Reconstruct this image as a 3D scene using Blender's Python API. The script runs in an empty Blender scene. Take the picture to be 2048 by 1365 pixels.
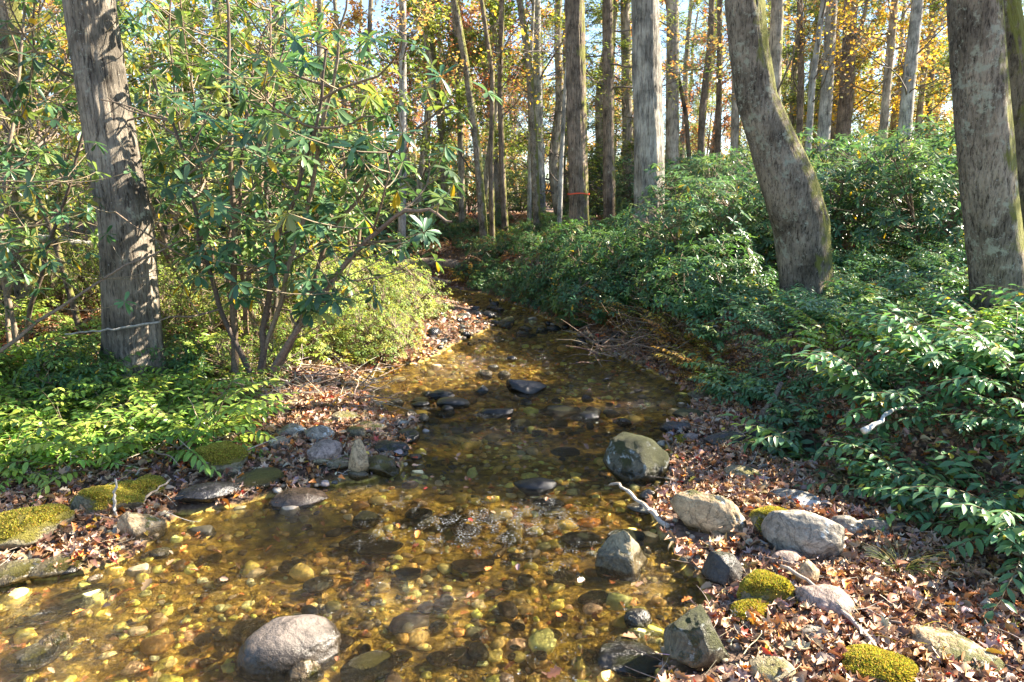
import bpy, math, random
import numpy as np
from mathutils import Vector
R = math.radians
scene = bpy.context.scene
COL = scene.collection
# ------------------------------------------------------------------ camera
CAM_Z, PITCH, FPX = 2.2, R(11.5), 1384.0
cam_data = bpy.data.cameras.new("camera")
cam_data.sensor_width = 36
cam_data.lens = 36 * FPX / 2048
cam_data.clip_start = 0.05
cam_data.clip_end = 3000
cam = bpy.data.objects.new("camera", cam_data)
COL.objects.link(cam)
cam.location = (0, 0, CAM_Z)
cam.rotation_euler = (R(90) - PITCH, 0, 0)
scene.camera = cam
# ------------------------------------------------------------------ light
SUN_AZ, SUN_EL = 74.0, 37.0          # azimuth clockwise from +Y
world = bpy.data.worlds.new("World")
scene.world = world
world.use_nodes = True
wn = world.node_tree
bg = wn.nodes["Background"]
sky = wn.nodes.new("ShaderNodeTexSky")
sky.sky_type = 'NISHITA'
sky.sun_disc = False
sky.sun_elevation = R(SUN_EL)
sky.sun_rotation = R(SUN_AZ)
sky.air_density = 1.0
sky.dust_density = 0.3
sky.ozone_density = 2.5
wn.links.new(sky.outputs[0], bg.inputs[0])
bg.inputs[1].default_value = 0.07
sun_data = bpy.data.lights.new("sun", 'SUN')
sun_data.energy = 5.0
sun_data.angle = R(0.53)
sun_data.color = (1.0, 0.88, 0.70)
sun = bpy.data.objects.new("sun", sun_data)
COL.objects.link(sun)
S = Vector((math.sin(R(SUN_AZ)) * math.cos(R(SUN_EL)), math.cos(R(SUN_AZ)) * math.cos(R(SUN_EL)), math.sin(R(SUN_EL))))
sun.rotation_euler = S.to_track_quat('Z', 'Y').to_euler()
sun.location = S * 50
scene.view_settings.view_transform = 'Standard'
scene.view_settings.look = 'None'
scene.view_settings.exposure = 2.6
scene.view_settings.gamma = 1
scene.render.engine = 'CYCLES'
cy = scene.cycles
cy.max_bounces = 6
cy.diffuse_bounces = 3
cy.glossy_bounces = 2
cy.transmission_bounces = 4
cy.transparent_max_bounces = 8
cy.sample_clamp_indirect = 6
cy.use_denoising = True
cy.caustics_reflective = False
cy.caustics_refractive = False

rng = np.random.default_rng(11)
# ------------------------------------------------------------------ pixel helpers (photo pixels 2048 x 1365)
cp, sp = math.cos(PITCH), math.sin(PITCH)
def ray(px, py):
    u, v = (px - 1024) / FPX, (682.5 - py) / FPX
    return np.array([u, cp + v * sp, -sp + v * cp])
def at_z(px, py, z=0.0):
    d = ray(px, py); t = (z - CAM_Z) / d[2]
    return np.array([d[0] * t, d[1] * t, z])
def at_y(px, py, y):
    d = ray(px, py); t = y / d[1]
    return np.array([d[0] * t, y, CAM_Z + d[2] * t])

# ------------------------------------------------------------------ noise
def _hash(ix, iy, iz, seed):
    h = (ix * 374761393 + iy * 668265263 + iz * 2147483647 + seed * 1274126177) & 0xFFFFFFFF
    h = ((h ^ (h >> 13)) * 1103515245) & 0xFFFFFFFF
    h = ((h ^ (h >> 16)) * 2246822519) & 0xFFFFFFFF
    return ((h ^ (h >> 15)) & 0xFFFFFF) / 8388607.5 - 1.0
def noise3(p, seed=0):
    p = np.asarray(p, dtype=np.float64)
    i = np.floor(p).astype(np.int64); f = p - i
    f = f * f * (3 - 2 * f)
    r = 0
    for dx in (0, 1):
        wx = f[..., 0] if dx else 1 - f[..., 0]
        for dy in (0, 1):
            wy = f[..., 1] if dy else 1 - f[..., 1]
            for dz in (0, 1):
                wz = f[..., 2] if dz else 1 - f[..., 2]
                r = r + wx * wy * wz * _hash(i[..., 0] + dx, i[..., 1] + dy, i[..., 2] + dz, seed)
    return r
def fbm(p, octaves=4, seed=0):
    p = np.asarray(p, dtype=np.float64); r = 0; a = 1.0; t = 0
    for k in range(octaves):
        r = r + a * noise3(p * 2 ** k + 13.7 * k, seed + k); t += a; a *= 0.5
    return r / t
def n2(x, y, s, seed=0, o=3):
    x = np.asarray(x, float); y = np.asarray(y, float)
    return fbm(np.stack([x * s, y * s, np.zeros_like(x) + 0.5], -1), o, seed)
def sstep(a, b, x):
    t = np.clip((x - a) / (b - a), 0, 1); return t * t * (3 - 2 * t)

# ------------------------------------------------------------------ terrain
def P2(lst, z=0.0): return np.array([at_z(a, b, z)[:2] for a, b in lst])
left_shore = P2([(-500, 1290), (-180, 1235), (0, 1165), (160, 1152), (280, 1112), (335, 1062), (350, 1030), (470, 1015), (560, 990), (640, 975), (725, 965), (800, 942),
                 (818, 895), (842, 855), (765, 832), (735, 800), (700, 772), (745, 745), (850, 724), (910, 690), (985, 655), (955, 622), (900, 602), (850, 588), (780, 577), (500, 572)])
right_shore = P2([(300, 562), (700, 563), (850, 570), (960, 588), (1060, 622), (1120, 655), (1200, 698), (1290, 738), (1350, 770), (1405, 800), (1370, 832), (1330, 862),
                  (1345, 930), (1330, 985), (1300, 1020), (1335, 1085), (1365, 1130), (1425, 1190), (1400, 1260), (1330, 1300), (1315, 1380)])
stream = np.vstack([[[-9, -3]], [[-9, 1.5]], left_shore, right_shore, [[0.45, 1.5]], [[0.4, -3]]])
pool = P2([(1490, 905), (1560, 895), (1640, 915), (1660, 950), (1590, 965), (1520, 940)])
right_foot = np.vstack([[[4.2, -4]], [[3.6, 1.5]], P2([(2300, 1330), (2048, 1190), (1880, 1075), (1700, 1000), (1610, 930), (1500, 850), (1430, 790), (1350, 752), (1290, 722), (1200, 682), (1120, 640), (1060, 612), (960, 580), (850, 562), (700, 555), (300, 553)], 0.0)])
left_foot = np.vstack([[[-9, -4]], [[-7, 2]], P2([(-400, 1010), (0, 955), (250, 890), (420, 850), (520, 800), (640, 765), (740, 735), (830, 705), (850, 650), (840, 605), (780, 580), (500, 574)], 0.0)])
def dist_poly(x, y, poly, closed=False):
    n = len(poly); best = np.full(x.shape, 1e9)
    for i in range(n if closed else n - 1):
        a = poly[i]; b = poly[(i + 1) % n]; ab = b - a; L = ab @ ab + 1e-12
        t = np.clip(((x - a[0]) * ab[0] + (y - a[1]) * ab[1]) / L, 0, 1)
        best = np.minimum(best, np.hypot(x - a[0] - t * ab[0], y - a[1] - t * ab[1]))
    return best
def inside(x, y, poly):
    r = np.zeros(x.shape, bool); n = len(poly)
    for i in range(n):
        a = poly[i]; b = poly[(i + 1) % n]
        if a[1] == b[1]: continue
        c = ((a[1] > y) != (b[1] > y)) & (x < (b[0] - a[0]) * (y - a[1]) / (b[1] - a[1]) + a[0])
        r ^= c
    return r
right_land = np.vstack([right_foot, [[-400, right_foot[-1][1]]], [[-400, 400], [400, 400], [400, -4]]])
left_land = np.vstack([left_foot, [[-400, left_foot[-1][1]]], [[-400, -4]]])
def Z(x, y):
    x = np.atleast_1d(np.asarray(x, float)); y = np.atleast_1d(np.asarray(y, float))
    ds = dist_poly(x, y, stream, True); ins = inside(x, y, stream)
    dr = dist_poly(x, y, right_foot); ir = inside(x, y, right_land)
    dl = dist_poly(x, y, left_foot); il = inside(x, y, left_land)
    nz = n2(x, y, 1.3, 3) * 0.05 + n2(x, y, 5.0, 5) * 0.018
    bed = -0.02 - (0.075 + 0.06 * sstep(4.5, 6.5, y)) * sstep(0, 0.7, ds) + nz * 0.55
    shore = 0.02 + 0.10 * sstep(0, 0.6, ds) + nz * 0.7
    z = np.where(ins, bed, shore)
    far = np.clip((y - 16) / 40, 0, 1)
    rise = 0.72 * sstep(0, 1.15, dr) + 0.6 * sstep(1.2, 6, dr) + 0.5 * far + n2(x, y, 0.5, 9) * 0.12 * sstep(0, 2, dr)
    z = np.where(ir, z + rise, z)
    risel = 0.26 * sstep(0, 1.3, dl) + 0.5 * sstep(1, 8, dl) + 0.6 * far + n2(x, y, 0.5, 19) * 0.1 * sstep(0, 2, dl)
    z = np.where(il, z + risel, z)
    pin = inside(x, y, pool); dp = dist_poly(x, y, pool, True)
    z = np.where(pin, -0.04 - 0.1 * sstep(0, .3, dp), z)
    return z
def z1(x, y): return float(Z(x, y)[0])
def hit(px, py):
    d = ray(px, py)
    ts = np.concatenate([np.arange(1.5, 25, 0.04), np.arange(25, 120, 0.3)])
    X, Y, H = d[0] * ts, d[1] * ts, CAM_Z + d[2] * ts
    zz = np.maximum(Z(X, Y), -0.01)
    k = np.argmax(H <= zz)
    if H[k] > zz[k]: k = len(ts) - 1
    return np.array([X[k], Y[k], zz[k]])

# ------------------------------------------------------------------ mesh buffer
class Buf:
    def __init__(s): s.v = []; s.f = []; s.c = []; s.n = 0
    def add(s, v, faces, col):
        """v (n,3); faces list of int arrays (m,k); col (3,) or (n,3)"""
        v = np.asarray(v, float).reshape(-1, 3)
        for f in faces: s.f.append(np.asarray(f, np.int64) + s.n)
        s.v.append(v); c = np.asarray(col, float)
        s.c.append(np.broadcast_to(c, v.shape) if c.ndim < 2 else c)
        s.n += len(v)
    def mesh(s, name, mat, smooth=True):
        me = bpy.data.meshes.new(name)
        V = np.concatenate(s.v); C = np.concatenate(s.c)
        me.vertices.add(len(V)); me.vertices.foreach_set("co", V.astype(np.float32).ravel())
        idx = np.concatenate([f.ravel() for f in s.f])
        sizes = np.concatenate([np.full(len(f), f.shape[1]) for f in s.f])
        me.loops.add(len(idx)); me.loops.foreach_set("vertex_index", idx.astype(np.int32))
        me.polygons.add(len(sizes))
        st = np.concatenate([[0], np.cumsum(sizes)[:-1]])
        me.polygons.foreach_set("loop_start", st.astype(np.int32))
        me.polygons.foreach_set("loop_total", sizes.astype(np.int32))
        me.update(calc_edges=True)
        a = me.color_attributes.new("Col", 'FLOAT_COLOR', 'POINT')
        a.data.foreach_set("color", np.concatenate([C, np.ones((len(C), 1))], 1).astype(np.float32).ravel())
        if smooth: me.polygons.foreach_set("use_smooth", np.ones(len(sizes), bool))
        me.materials.append(mat)
        return me
    def build(s, name, mat, parent=None, smooth=True):
        o = bpy.data.objects.new(name, s.mesh(name, mat, smooth)); COL.objects.link(o)
        if parent: o.parent = parent
        return o
def tag(o, label=None, cat=None, group=None, kind=None):
    if label: o["label"] = label
    if cat: o["category"] = cat
    if group: o["group"] = group
    if kind: o["kind"] = kind
    return o
def empty(name, loc=(0, 0, 0), rz=0, sc=1.0):
    o = bpy.data.objects.new(name, None); COL.objects.link(o)
    o.empty_display_size = 0.2
    o.location = loc; o.rotation_euler = (0, 0, rz); o.scale = (sc, sc, sc)
    return o
def dup(root, loc, rz, sc=1.0, label=None, cat=None, group=None, tilt=(0, 0)):
    c = root.copy(); COL.objects.link(c)
    c.location = loc; c.rotation_euler = (tilt[0], tilt[1], rz)
    c.scale = (sc, sc, sc) if np.isscalar(sc) else sc
    for ch in root.children:
        d = ch.copy(); COL.objects.link(d); d.parent = c
    if label: c["label"] = label
    if cat: c["category"] = cat
    if group: c["group"] = group
    return c
def norm(v): return v / (np.linalg.norm(v, axis=-1, keepdims=True) + 1e-9)

def tubes(buf, P, Rad, sides=5, col=(.2, .15, .1), cap=False):
    """P (N,k,3), Rad (N,k)"""
    P = np.asarray(P, float); Rad = np.asarray(Rad, float)
    N, k, _ = P.shape
    if Rad.ndim == 1: Rad = np.broadcast_to(Rad, (N, k))
    T = norm(np.gradient(P, axis=1))
    ref = np.zeros_like(T); ref[..., 0] = 0.3; ref[..., 1] = 0.2; ref[..., 2] = 0.93
    m = np.abs((T * ref).sum(-1)) > 0.9
    base = np.abs(T[:, :1, 2:3]) > 0.7
    ref = np.where(base, np.array([1.0, 0.13, 0.0]), np.array([0.1, 0.13, 1.0]))
    ref = np.broadcast_to(ref, T.shape)
    A = norm(np.cross(T, ref)); B = np.cross(T, A)
    th = np.arange(sides) / sides * 2 * np.pi
    V = P[:, :, None] + Rad[:, :, None, None] * (np.cos(th)[:, None] * A[:, :, None] + np.sin(th)[:, None] * B[:, :, None])
    n0 = np.arange(N)[:, None, None] * (k * sides); r = np.arange(k - 1)[None, :, None] * sides; j = np.arange(sides)[None, None]
    a = n0 + r + j; b = n0 + r + (j + 1) % sides
    F = np.stack([a, b, b + sides, a + sides], -1).reshape(-1, 4)
    col = np.asarray(col, float)
    if col.ndim == 2: col = np.repeat(col, k * sides, 0)
    buf.add(V.reshape(-1, 3), [F], col)

# leaf templates: columns (across, along, up)
def leaf_hi(w=0.5, fold=0.12, curl=0.18, peak=.5):
    ts = [0.0, 0.22, 0.5, 0.8, 1.0]; ws = [0.02, 0.36, 0.5, 0.3, 0.0]
    if peak > .55: ws = [0.03, 0.27, 0.44, 0.47, 0.0]
    v = []; 
    for t, q in zip(ts[:-1], ws[:-1]):
        z = -curl * t * t
        for s in (-1, 0, 1): v.append((s * q * 2 * w * 1.0, t, z + (fold * q * 2 if s else 0)))
    v.append((0, 1, -curl))
    q = []
    for i in range(3):
        for j in (0, 1): q.append((i * 3 + j, i * 3 + j + 1, i * 3 + j + 4, i * 3 + j + 3))
    t3 = [(9, 10, 12), (10, 11, 12)]
    return np.array(v, float), [np.array(q), np.array(t3)]
def leaf_mid(w=.5, fold=.12, curl=.15):
    v = [(0, 0, 0), (-w, .45, fold - curl * .2), (0, .45, -curl * .2), (w, .45, fold - curl * .2), (0, 1, -curl)]
    return np.array(v, float), [np.array([(0, 2, 1), (0, 3, 2), (1, 2, 4), (2, 3, 4)])]
def leaf_lo(w=.5, curl=.1):
    v = [(0, 0, 0), (w, .5, 0), (0, 1, -curl), (-w, .5, 0)]
    return np.array(v, float), [np.array([(0, 1, 2, 3)])]
def leaf_lobed(n=5, cup=.15):
    v = [(0, .45, 0)]; m = n * 2
    for i in range(m):
        a = -math.pi / 2 + math.pi / m + 2 * math.pi * i / m
        r = 0.52 if i % 2 else 0.27
        if i % 2 == 0: r = 0.25
        v.append((r * math.cos(a) * .95, .45 + r * math.sin(a) * 1.05, cup * (r / .5) ** 2 * (1 if i % 4 else .3)))
    return np.array(v, float), [np.array([(0, 1 + i, 1 + (i + 1) % m) for i in range(m)])]
def leaf_oak(cup=.12):
    ts = [0, .15, .3, .42, .58, .7, .84]; ws = [.03, .17, .11, .27, .15, .25, .12]
    v = [(0, .5, 0)]
    for t, w in zip(ts, ws): v.append((w, t, cup * abs(w) * 3))
    v.append((0, 1, .05))
    for t, w in reversed(list(zip(ts, ws))): v.append((-w, t, cup * abs(w) * 2))
    m = len(v) - 1
    return np.array(v, float), [np.array([(0, 1 + i, 1 + (i + 1) % m) for i in range(m)])]

def leaves(buf, pos, d, up, length, tmpl, col, wscale=1.0):
    tv, tf = tmpl
    N = len(pos); m = len(tv)
    d = norm(d); x = norm(np.cross(d, up)); u = np.cross(x, d)
    L = np.broadcast_to(np.asarray(length, float), (N,))
    W = L * wscale
    V = pos[:, None] + (x[:, None] * tv[None, :, 0:1]) * W[:, None, None] + (d[:, None] * tv[None, :, 1:2] + u[:, None] * tv[None, :, 2:3]) * L[:, None, None]
    off = np.arange(N)[:, None, None] * m
    buf.add(V.reshape(-1, 3), [(f[None] + off).reshape(-1, f.shape[1]) for f in tf], np.repeat(col, m, 0))
def palette(n, cols, weights=None, jit=.15, r=rng):
    cols = np.array(cols, float); w = None if weights is None else np.array(weights, float) / sum(weights)
    c = cols[r.choice(len(cols), n, p=w)]
    return np.clip(c * (1 + jit * r.normal(size=(n, 1))) * (1 + jit * .4 * r.normal(size=(n, 3))), .003, .95)
def rvec(n, r=rng): return norm(r.normal(size=(n, 3)))

# ------------------------------------------------------------------ materials
def newmat(name):
    m = bpy.data.materials.new(name); m.use_nodes = True
    nt = m.node_tree; b = nt.nodes["Principled BSDF"]
    return m, nt, b, nt.nodes["Material Output"]
def N_(nt, t, **kw):
    n = nt.nodes.new(t)
    for k, v in kw.items():
        if k in n.inputs: n.inputs[k].default_value = v
        else: setattr(n, k, v)
    return n
def noise_node(nt, vec, scale, detail=4, rough=.6, dist=0):
    n = nt.nodes.new("ShaderNodeTexNoise")
    n.inputs["Scale"].default_value = scale; n.inputs["Detail"].default_value = detail
    n.inputs["Roughness"].default_value = rough; n.inputs["Distortion"].default_value = dist
    if vec: nt.links.new(vec, n.inputs["Vector"])
    return n.outputs["Fac"]
def ramp(nt, fac, stops, interp='LINEAR'):
    n = nt.nodes.new("ShaderNodeValToRGB"); cr = n.color_ramp; cr.interpolation = interp
    while len(cr.elements) < len(stops): cr.elements.new(0.5)
    for e, (p, c) in zip(cr.elements, stops):
        e.position = p; e.color = (*c, 1) if not np.isscalar(c) else (c, c, c, 1)
    nt.links.new(fac, n.inputs[0]); return n.outputs[0]
def mixc(nt, fac, a, b, mode='MIX'):
    n = nt.nodes.new("ShaderNodeMix"); n.data_type = 'RGBA'; n.blend_type = mode
    for sock, v in ((n.inputs[0], fac), (n.inputs[6], a), (n.inputs[7], b)):
        if hasattr(v, "is_output"): nt.links.new(v, sock)
        else: sock.default_value = v if np.isscalar(v) else (*v, 1)
    return n.outputs[2]
def mth(nt, op, a, b=0.0, clamp=False):
    n = nt.nodes.new("ShaderNodeMath"); n.operation = op; n.use_clamp = clamp
    for i, v in enumerate((a, b)):
        if hasattr(v, "is_output"): nt.links.new(v, n.inputs[i])
        else: n.inputs[i].default_value = v
    return n.outputs[0]
def mapping(nt, scale=(1, 1, 1), kind="Object"):
    tc = nt.nodes.new("ShaderNodeTexCoord"); mp = nt.nodes.new("ShaderNodeMapping")
    mp.inputs["Scale"].default_value = scale
    nt.links.new(tc.outputs[kind], mp.inputs[0]); return mp.outputs[0]
def bump(nt, b, h, strength=.5, dist=.02):
    n = nt.nodes.new("ShaderNodeBump"); n.inputs["Strength"].default_value = strength; n.inputs["Distance"].default_value = dist
    nt.links.new(h, n.inputs["Height"]); nt.links.new(n.outputs[0], b.inputs["Normal"]); return n

def leaf_mat(name, rough=.38, trans=.35, spec=.5, tint=(1.25, 1.25, .7)):
    m, nt, b, out = newmat(name)
    at = N_(nt, "ShaderNodeAttribute", attribute_name="Col")
    b.inputs["Roughness"].default_value = rough
    b.inputs["Specular IOR Level"].default_value = spec
    nt.links.new(at.outputs[0], b.inputs["Base Color"])
    tr = nt.nodes.new("ShaderNodeBsdfTranslucent")
    nt.links.new(mixc(nt, 1.0, at.outputs[0], tint, 'MULTIPLY'), tr.inputs[0])
    mx = nt.nodes.new("ShaderNodeMixShader"); mx.inputs[0].default_value = trans
    nt.links.new(b.outputs[0], mx.inputs[1]); nt.links.new(tr.outputs[0], mx.inputs[2])
    nt.links.new(mx.outputs[0], out.inputs[0])
    return m
M = {}
M['rhodo'] = leaf_mat("rhododendron_leaf", .36, .38, .55)
M['dog'] = leaf_mat("doghobble_leaf", .38, .36, .5)
M['soft'] = leaf_mat("soft_leaf", .5, .45, .35)
M['autumn'] = leaf_mat("autumn_leaf", .55, .5, .3, (1.35, 1.15, .7))
M['litter'] = leaf_mat("dry_leaf", .42, .10, .45, (1.2, 1, .8))
def attr_mat(name, rough=.8, bs=.3, scale=40):
    m, nt, b, out = newmat(name)
    at = N_(nt, "ShaderNodeAttribute", attribute_name="Col")
    v = mapping(nt); n = noise_node(nt, v, scale, 3)
    nt.links.new(mixc(nt, 1.0, at.outputs[0], ramp(nt, n, [(.3, .55), (.7, 1.35)]), 'MULTIPLY'), b.inputs["Base Color"])
    b.inputs["Roughness"].default_value = rough
    bump(nt, b, n, bs, .01)
    return m
M['twig'] = attr_mat("twig_bark")
def bark_mat(name, dark, light, lichen=(.4, .41, .32), lich=.5, moss=0.0, ridge=26, zs=.16, bstr=.9, fine=.0):
    m, nt, b, out = newmat(name)
    v1 = mapping(nt, (1, 1, zs)); v2 = mapping(nt)
    r = noise_node(nt, v1, ridge, 5, .65, .6)
    f = noise_node(nt, v1, ridge * 3.3, 4, .7)
    h = mth(nt, 'ADD', mth(nt, 'MULTIPLY', r, .7), mth(nt, 'MULTIPLY', f, .45))
    big = noise_node(nt, v2, 2.2, 4, .6)
    c = ramp(nt, h, [(.43, dark), (.52, tuple(.5 * (a + q) for a, q in zip(dark, light))), (.62, light)])
    c = mixc(nt, 1.0, c, ramp(nt, big, [(.36, .42), (.64, 1.4)]), 'MULTIPLY')
    if lich > 0:
        l = noise_node(nt, v2, 9.0, 6, .72); l2 = noise_node(nt, v2, 1.6, 2)
        msk = ramp(nt, mth(nt, 'ADD', mth(nt, 'MULTIPLY', l, .75), mth(nt, 'MULTIPLY', l2, .3)), [(.66 - .14 * lich, 0.0), (.72 - .14 * lich, .85)])
        c = mixc(nt, msk, c, lichen)
        sp_ = noise_node(nt, v2, 38, 3, .6)
        c = mixc(nt, ramp(nt, sp_, [(.66, 0.0), (.70, .6 * min(1, lich * 2))]), c, (.5, .5, .46))
    if moss > 0:
        geo = nt.nodes.new("ShaderNodeNewGeometry"); sx = nt.nodes.new("ShaderNodeSeparateXYZ")
        nt.links.new(geo.outputs["Normal"], sx.inputs[0])
        mn = noise_node(nt, v2, 3.5, 5, .65)
        a = mth(nt, 'ADD', mth(nt, 'MULTIPLY', sx.outputs[0], .32), mn)
        c = mixc(nt, ramp(nt, a, [(.74 - .2 * moss, 0.0), (.86 - .2 * moss, .85)]), c, (.17, .18, .035))
    nt.links.new(c, b.inputs["Base Color"]); b.inputs["Roughness"].default_value = .9
    b.inputs["Specular IOR Level"].default_value = .2
    bump(nt, b, h, bstr, .06)
    return m
M['bark_grey'] = bark_mat("grey_furrowed_bark", (.04, .033, .028), (.29, .25, .2), lich=.4)
M['bark_poplar'] = bark_mat("pale_furrowed_bark", (.05, .042, .036), (.36, .33, .28), lich=.15, ridge=22, zs=.1)
M['bark_mossy'] = bark_mat("mossy_bark", (.035, .027, .02), (.3, .25, .19), lich=.6, moss=.75, ridge=34, zs=.22, bstr=1.0)
M['bark_moss2'] = bark_mat("heavily_mossed_bark", (.04, .032, .025), (.24, .2, .14), lich=.3, moss=2.0, ridge=30, zs=.3, bstr=.8)
M['bark_brown'] = bark_mat("brown_bark", (.045, .035, .028), (.26, .2, .15), lich=.3, moss=.3)
M['bark_far'] = bark_mat("far_bark", (.09, .075, .06), (.4, .34, .27), lich=.3, moss=.2, ridge=14, bstr=.5)
M['bark_pale'] = bark_mat("pale_smooth_bark", (.09, .085, .075), (.4, .38, .34), lich=.5, ridge=14, bstr=.4)

def rock_mat(name, dark, light, moss=0.0, mosscol=(.13, .13, .02), lichen=0.0, wet=0.095, rough=.75, wetdark=.28, speck=0.0):
    m, nt, b, out = newmat(name)
    v = mapping(nt); geo = nt.nodes.new("ShaderNodeNewGeometry")
    n1 = noise_node(nt, v, 3.2, 6, .62, .4); n2_ = noise_node(nt, v, 26, 5, .7)
    h = mth(nt, 'ADD', mth(nt, 'MULTIPLY', n1, .6), mth(nt, 'MULTIPLY', n2_, .4))
    c = ramp(nt, h, [(.38, dark), (.6, light)])
    crk = noise_node(nt, v, 5, 5, .6, 1.5)
    c = mixc(nt, 1.0, c, ramp(nt, mth(nt, 'ABSOLUTE', mth(nt, 'SUBTRACT', crk, .5)), [(.0, .45), (.035, 1.0)]), 'MULTIPLY')
    n3 = noise_node(nt, v, 90, 3, .7)
    c = mixc(nt, 1.0, c, ramp(nt, n3, [(.3, .7), (.7, 1.25)]), 'MULTIPLY')
    if speck:
        c = mixc(nt, ramp(nt, noise_node(nt, v, 45, 3, .6), [(.58, 0.0), (.62, speck)]), c, (.6, .58, .52))
    if lichen:
        ln = noise_node(nt, v, 7, 6, .7)
        sxl = nt.nodes.new("ShaderNodeSeparateXYZ"); nt.links.new(geo.outputs["Normal"], sxl.inputs[0])
        a = mth(nt, 'ADD', mth(nt, 'MULTIPLY', sxl.outputs[2], .2), ln)
        c = mixc(nt, ramp(nt, a, [(.74 - .15 * lichen, 0.0), (.78 - .15 * lichen, .8)]), c, (.45, .5, .5))
    hb = h
    if moss:
        sx = nt.nodes.new("ShaderNodeSeparateXYZ"); nt.links.new(geo.outputs["Normal"], sx.inputs[0])
        mn = noise_node(nt, v, 4.5, 6, .7)
        a = mth(nt, 'ADD', mth(nt, 'MULTIPLY', sx.outputs[2], .35), mn)
        mk = ramp(nt, a, [(.95 - .5 * moss, 0.0), (1.05 - .5 * moss, 1.0)])
        mfine = noise_node(nt, v, 110, 3, .8)
        mc = mixc(nt, 1.0, mosscol, ramp(nt, mfine, [(.3, .45), (.7, 1.5)]), 'MULTIPLY')
        c = mixc(nt, mk, c, mc)
        hb = mth(nt, 'ADD', h, mth(nt, 'MULTIPLY', mth(nt, 'MULTIPLY', mk, mfine), 1.2))
    # wet band at the waterline
    sp2 = nt.nodes.new("ShaderNodeSeparateXYZ"); nt.links.new(geo.outputs["Position"], sp2.inputs[0])
    wz = mth(nt, 'ADD', sp2.outputs[2], mth(nt, 'MULTIPLY', n1, -.05))
    wm = ramp(nt, wz, [(max(.001, wet - .05), 1.0), (wet + .001, 0.0)])
    c = mixc(nt, wm, c, mixc(nt, 1.0, c, (wetdark, wetdark * .95, wetdark * .8), 'MULTIPLY'))
    nt.links.new(c, b.inputs["Base Color"])
    rr = mth(nt, 'SUBTRACT', rough, mth(nt, 'MULTIPLY', wm, rough - .22))
    nt.links.new(rr, b.inputs["Roughness"])
    bump(nt, b, hb, 1.0, .03)
    return m
M['r_grey'] = rock_mat("grey_stone", (.13, .115, .09), (.36, .315, .25), lichen=.2)
M['r_smooth'] = rock_mat("smooth_pinkish_stone", (.10, .082, .07), (.18, .148, .125), rough=.7)
M['r_tan'] = rock_mat("tan_stone", (.22, .15, .08), (.58, .43, .25), moss=.35, lichen=.15)
M['r_dark'] = rock_mat("dark_stone", (.012, .012, .012), (.06, .055, .05), rough=.45, moss=.3, mosscol=(.06, .07, .015))
M['r_black'] = rock_mat("wet_black_stone", (.008, .008, .01), (.035, .035, .04), rough=.25, wet=.1)
M['r_mossdk'] = rock_mat("dark_mossy_boulder", (.05, .05, .03), (.14, .13, .09), moss=.75, mosscol=(.055, .06, .012), lichen=1.0, rough=.6)
M['r_mossyel'] = rock_mat("yellow_mossy_stone", (.1, .09, .05), (.3, .26, .16), moss=.8, mosscol=(.22, .19, .025))
M['r_wetbrown'] = rock_mat("wet_brown_stone", (.05, .04, .02), (.2, .16, .08), moss=.5, mosscol=(.15, .13, .03), rough=.4)
M['r_pink'] = rock_mat("reddish_stone", (.16, .11, .09), (.4, .31, .26))
M['r_olive'] = rock_mat("olive_stone", (.12, .1, .055), (.38, .31, .19), moss=.35, mosscol=(.2, .18, .04), lichen=.2)
M['r_speck'] = rock_mat("speckled_stone", (.06, .055, .045), (.2, .18, .15), speck=.8)

M['mossblade'] = leaf_mat('moss_blades', .8, .3, .1)
def ground_material():
    m, nt, b, out = newmat("forest_floor")
    v = mapping(nt); geo = nt.nodes.new("ShaderNodeNewGeometry")
    a = noise_node(nt, v, 18, 6, .75, .3); g = noise_node(nt, v, 1.2, 4)
    c = ramp(nt, a, [(.3, (.025, .016, .01)), (.45, (.09, .055, .035)), (.58, (.2, .125, .08)), (.72, (.34, .24, .17))])
    vo = nt.nodes.new("ShaderNodeTexVoronoi"); vo.inputs["Scale"].default_value = 22; nt.links.new(v, vo.inputs["Vector"])
    c = mixc(nt, .5, c, mixc(nt, 1.0, ramp(nt, nt_sep(nt, vo.outputs["Color"]), [(0, (.06, .035, .025)), (.5, (.2, .12, .075)), (1, (.3, .2, .14))]), ramp(nt, a, [(.3, .5), (.7, 1.3)]), 'MULTIPLY'))
    # stream bed colour below water level
    sp2 = nt.nodes.new("ShaderNodeSeparateXYZ"); nt.links.new(geo.outputs["Position"], sp2.inputs[0])
    bn = noise_node(nt, v, 7, 6, .7, .5)
    bed = ramp(nt, bn, [(.3, (.04, .025, .008)), (.45, (.4, .25, .04)), (.56, (.8, .54, .09)), (.7, (.95, .7, .18))])
    v3 = nt.nodes.new("ShaderNodeTexVoronoi"); v3.inputs["Scale"].default_value = 14; v3.feature = 'F1'; nt.links.new(v, v3.inputs["Vector"])
    bed = mixc(nt, .55, bed, mixc(nt, 1.0, bed, ramp(nt, v3.outputs["Distance"], [(.1, 1.5), (.7, .3)]), 'MULTIPLY'))
    wet = ramp(nt, mth(nt, 'ADD', sp2.outputs[2], 0.02), [(.018, 1.0), (.05, 0.0)])
    c = mixc(nt, wet, c, bed)
    nt.links.new(c, b.inputs["Base Color"]); b.inputs["Roughness"].default_value = .85
    bump(nt, b, mth(nt, 'ADD', a, bn), .8, .04)
    return m
def nt_sep(nt, colsock):
    s = nt.nodes.new("ShaderNodeSeparateColor"); nt.links.new(colsock, s.inputs[0]); return s.outputs[0]
M['ground'] = ground_material()

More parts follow.
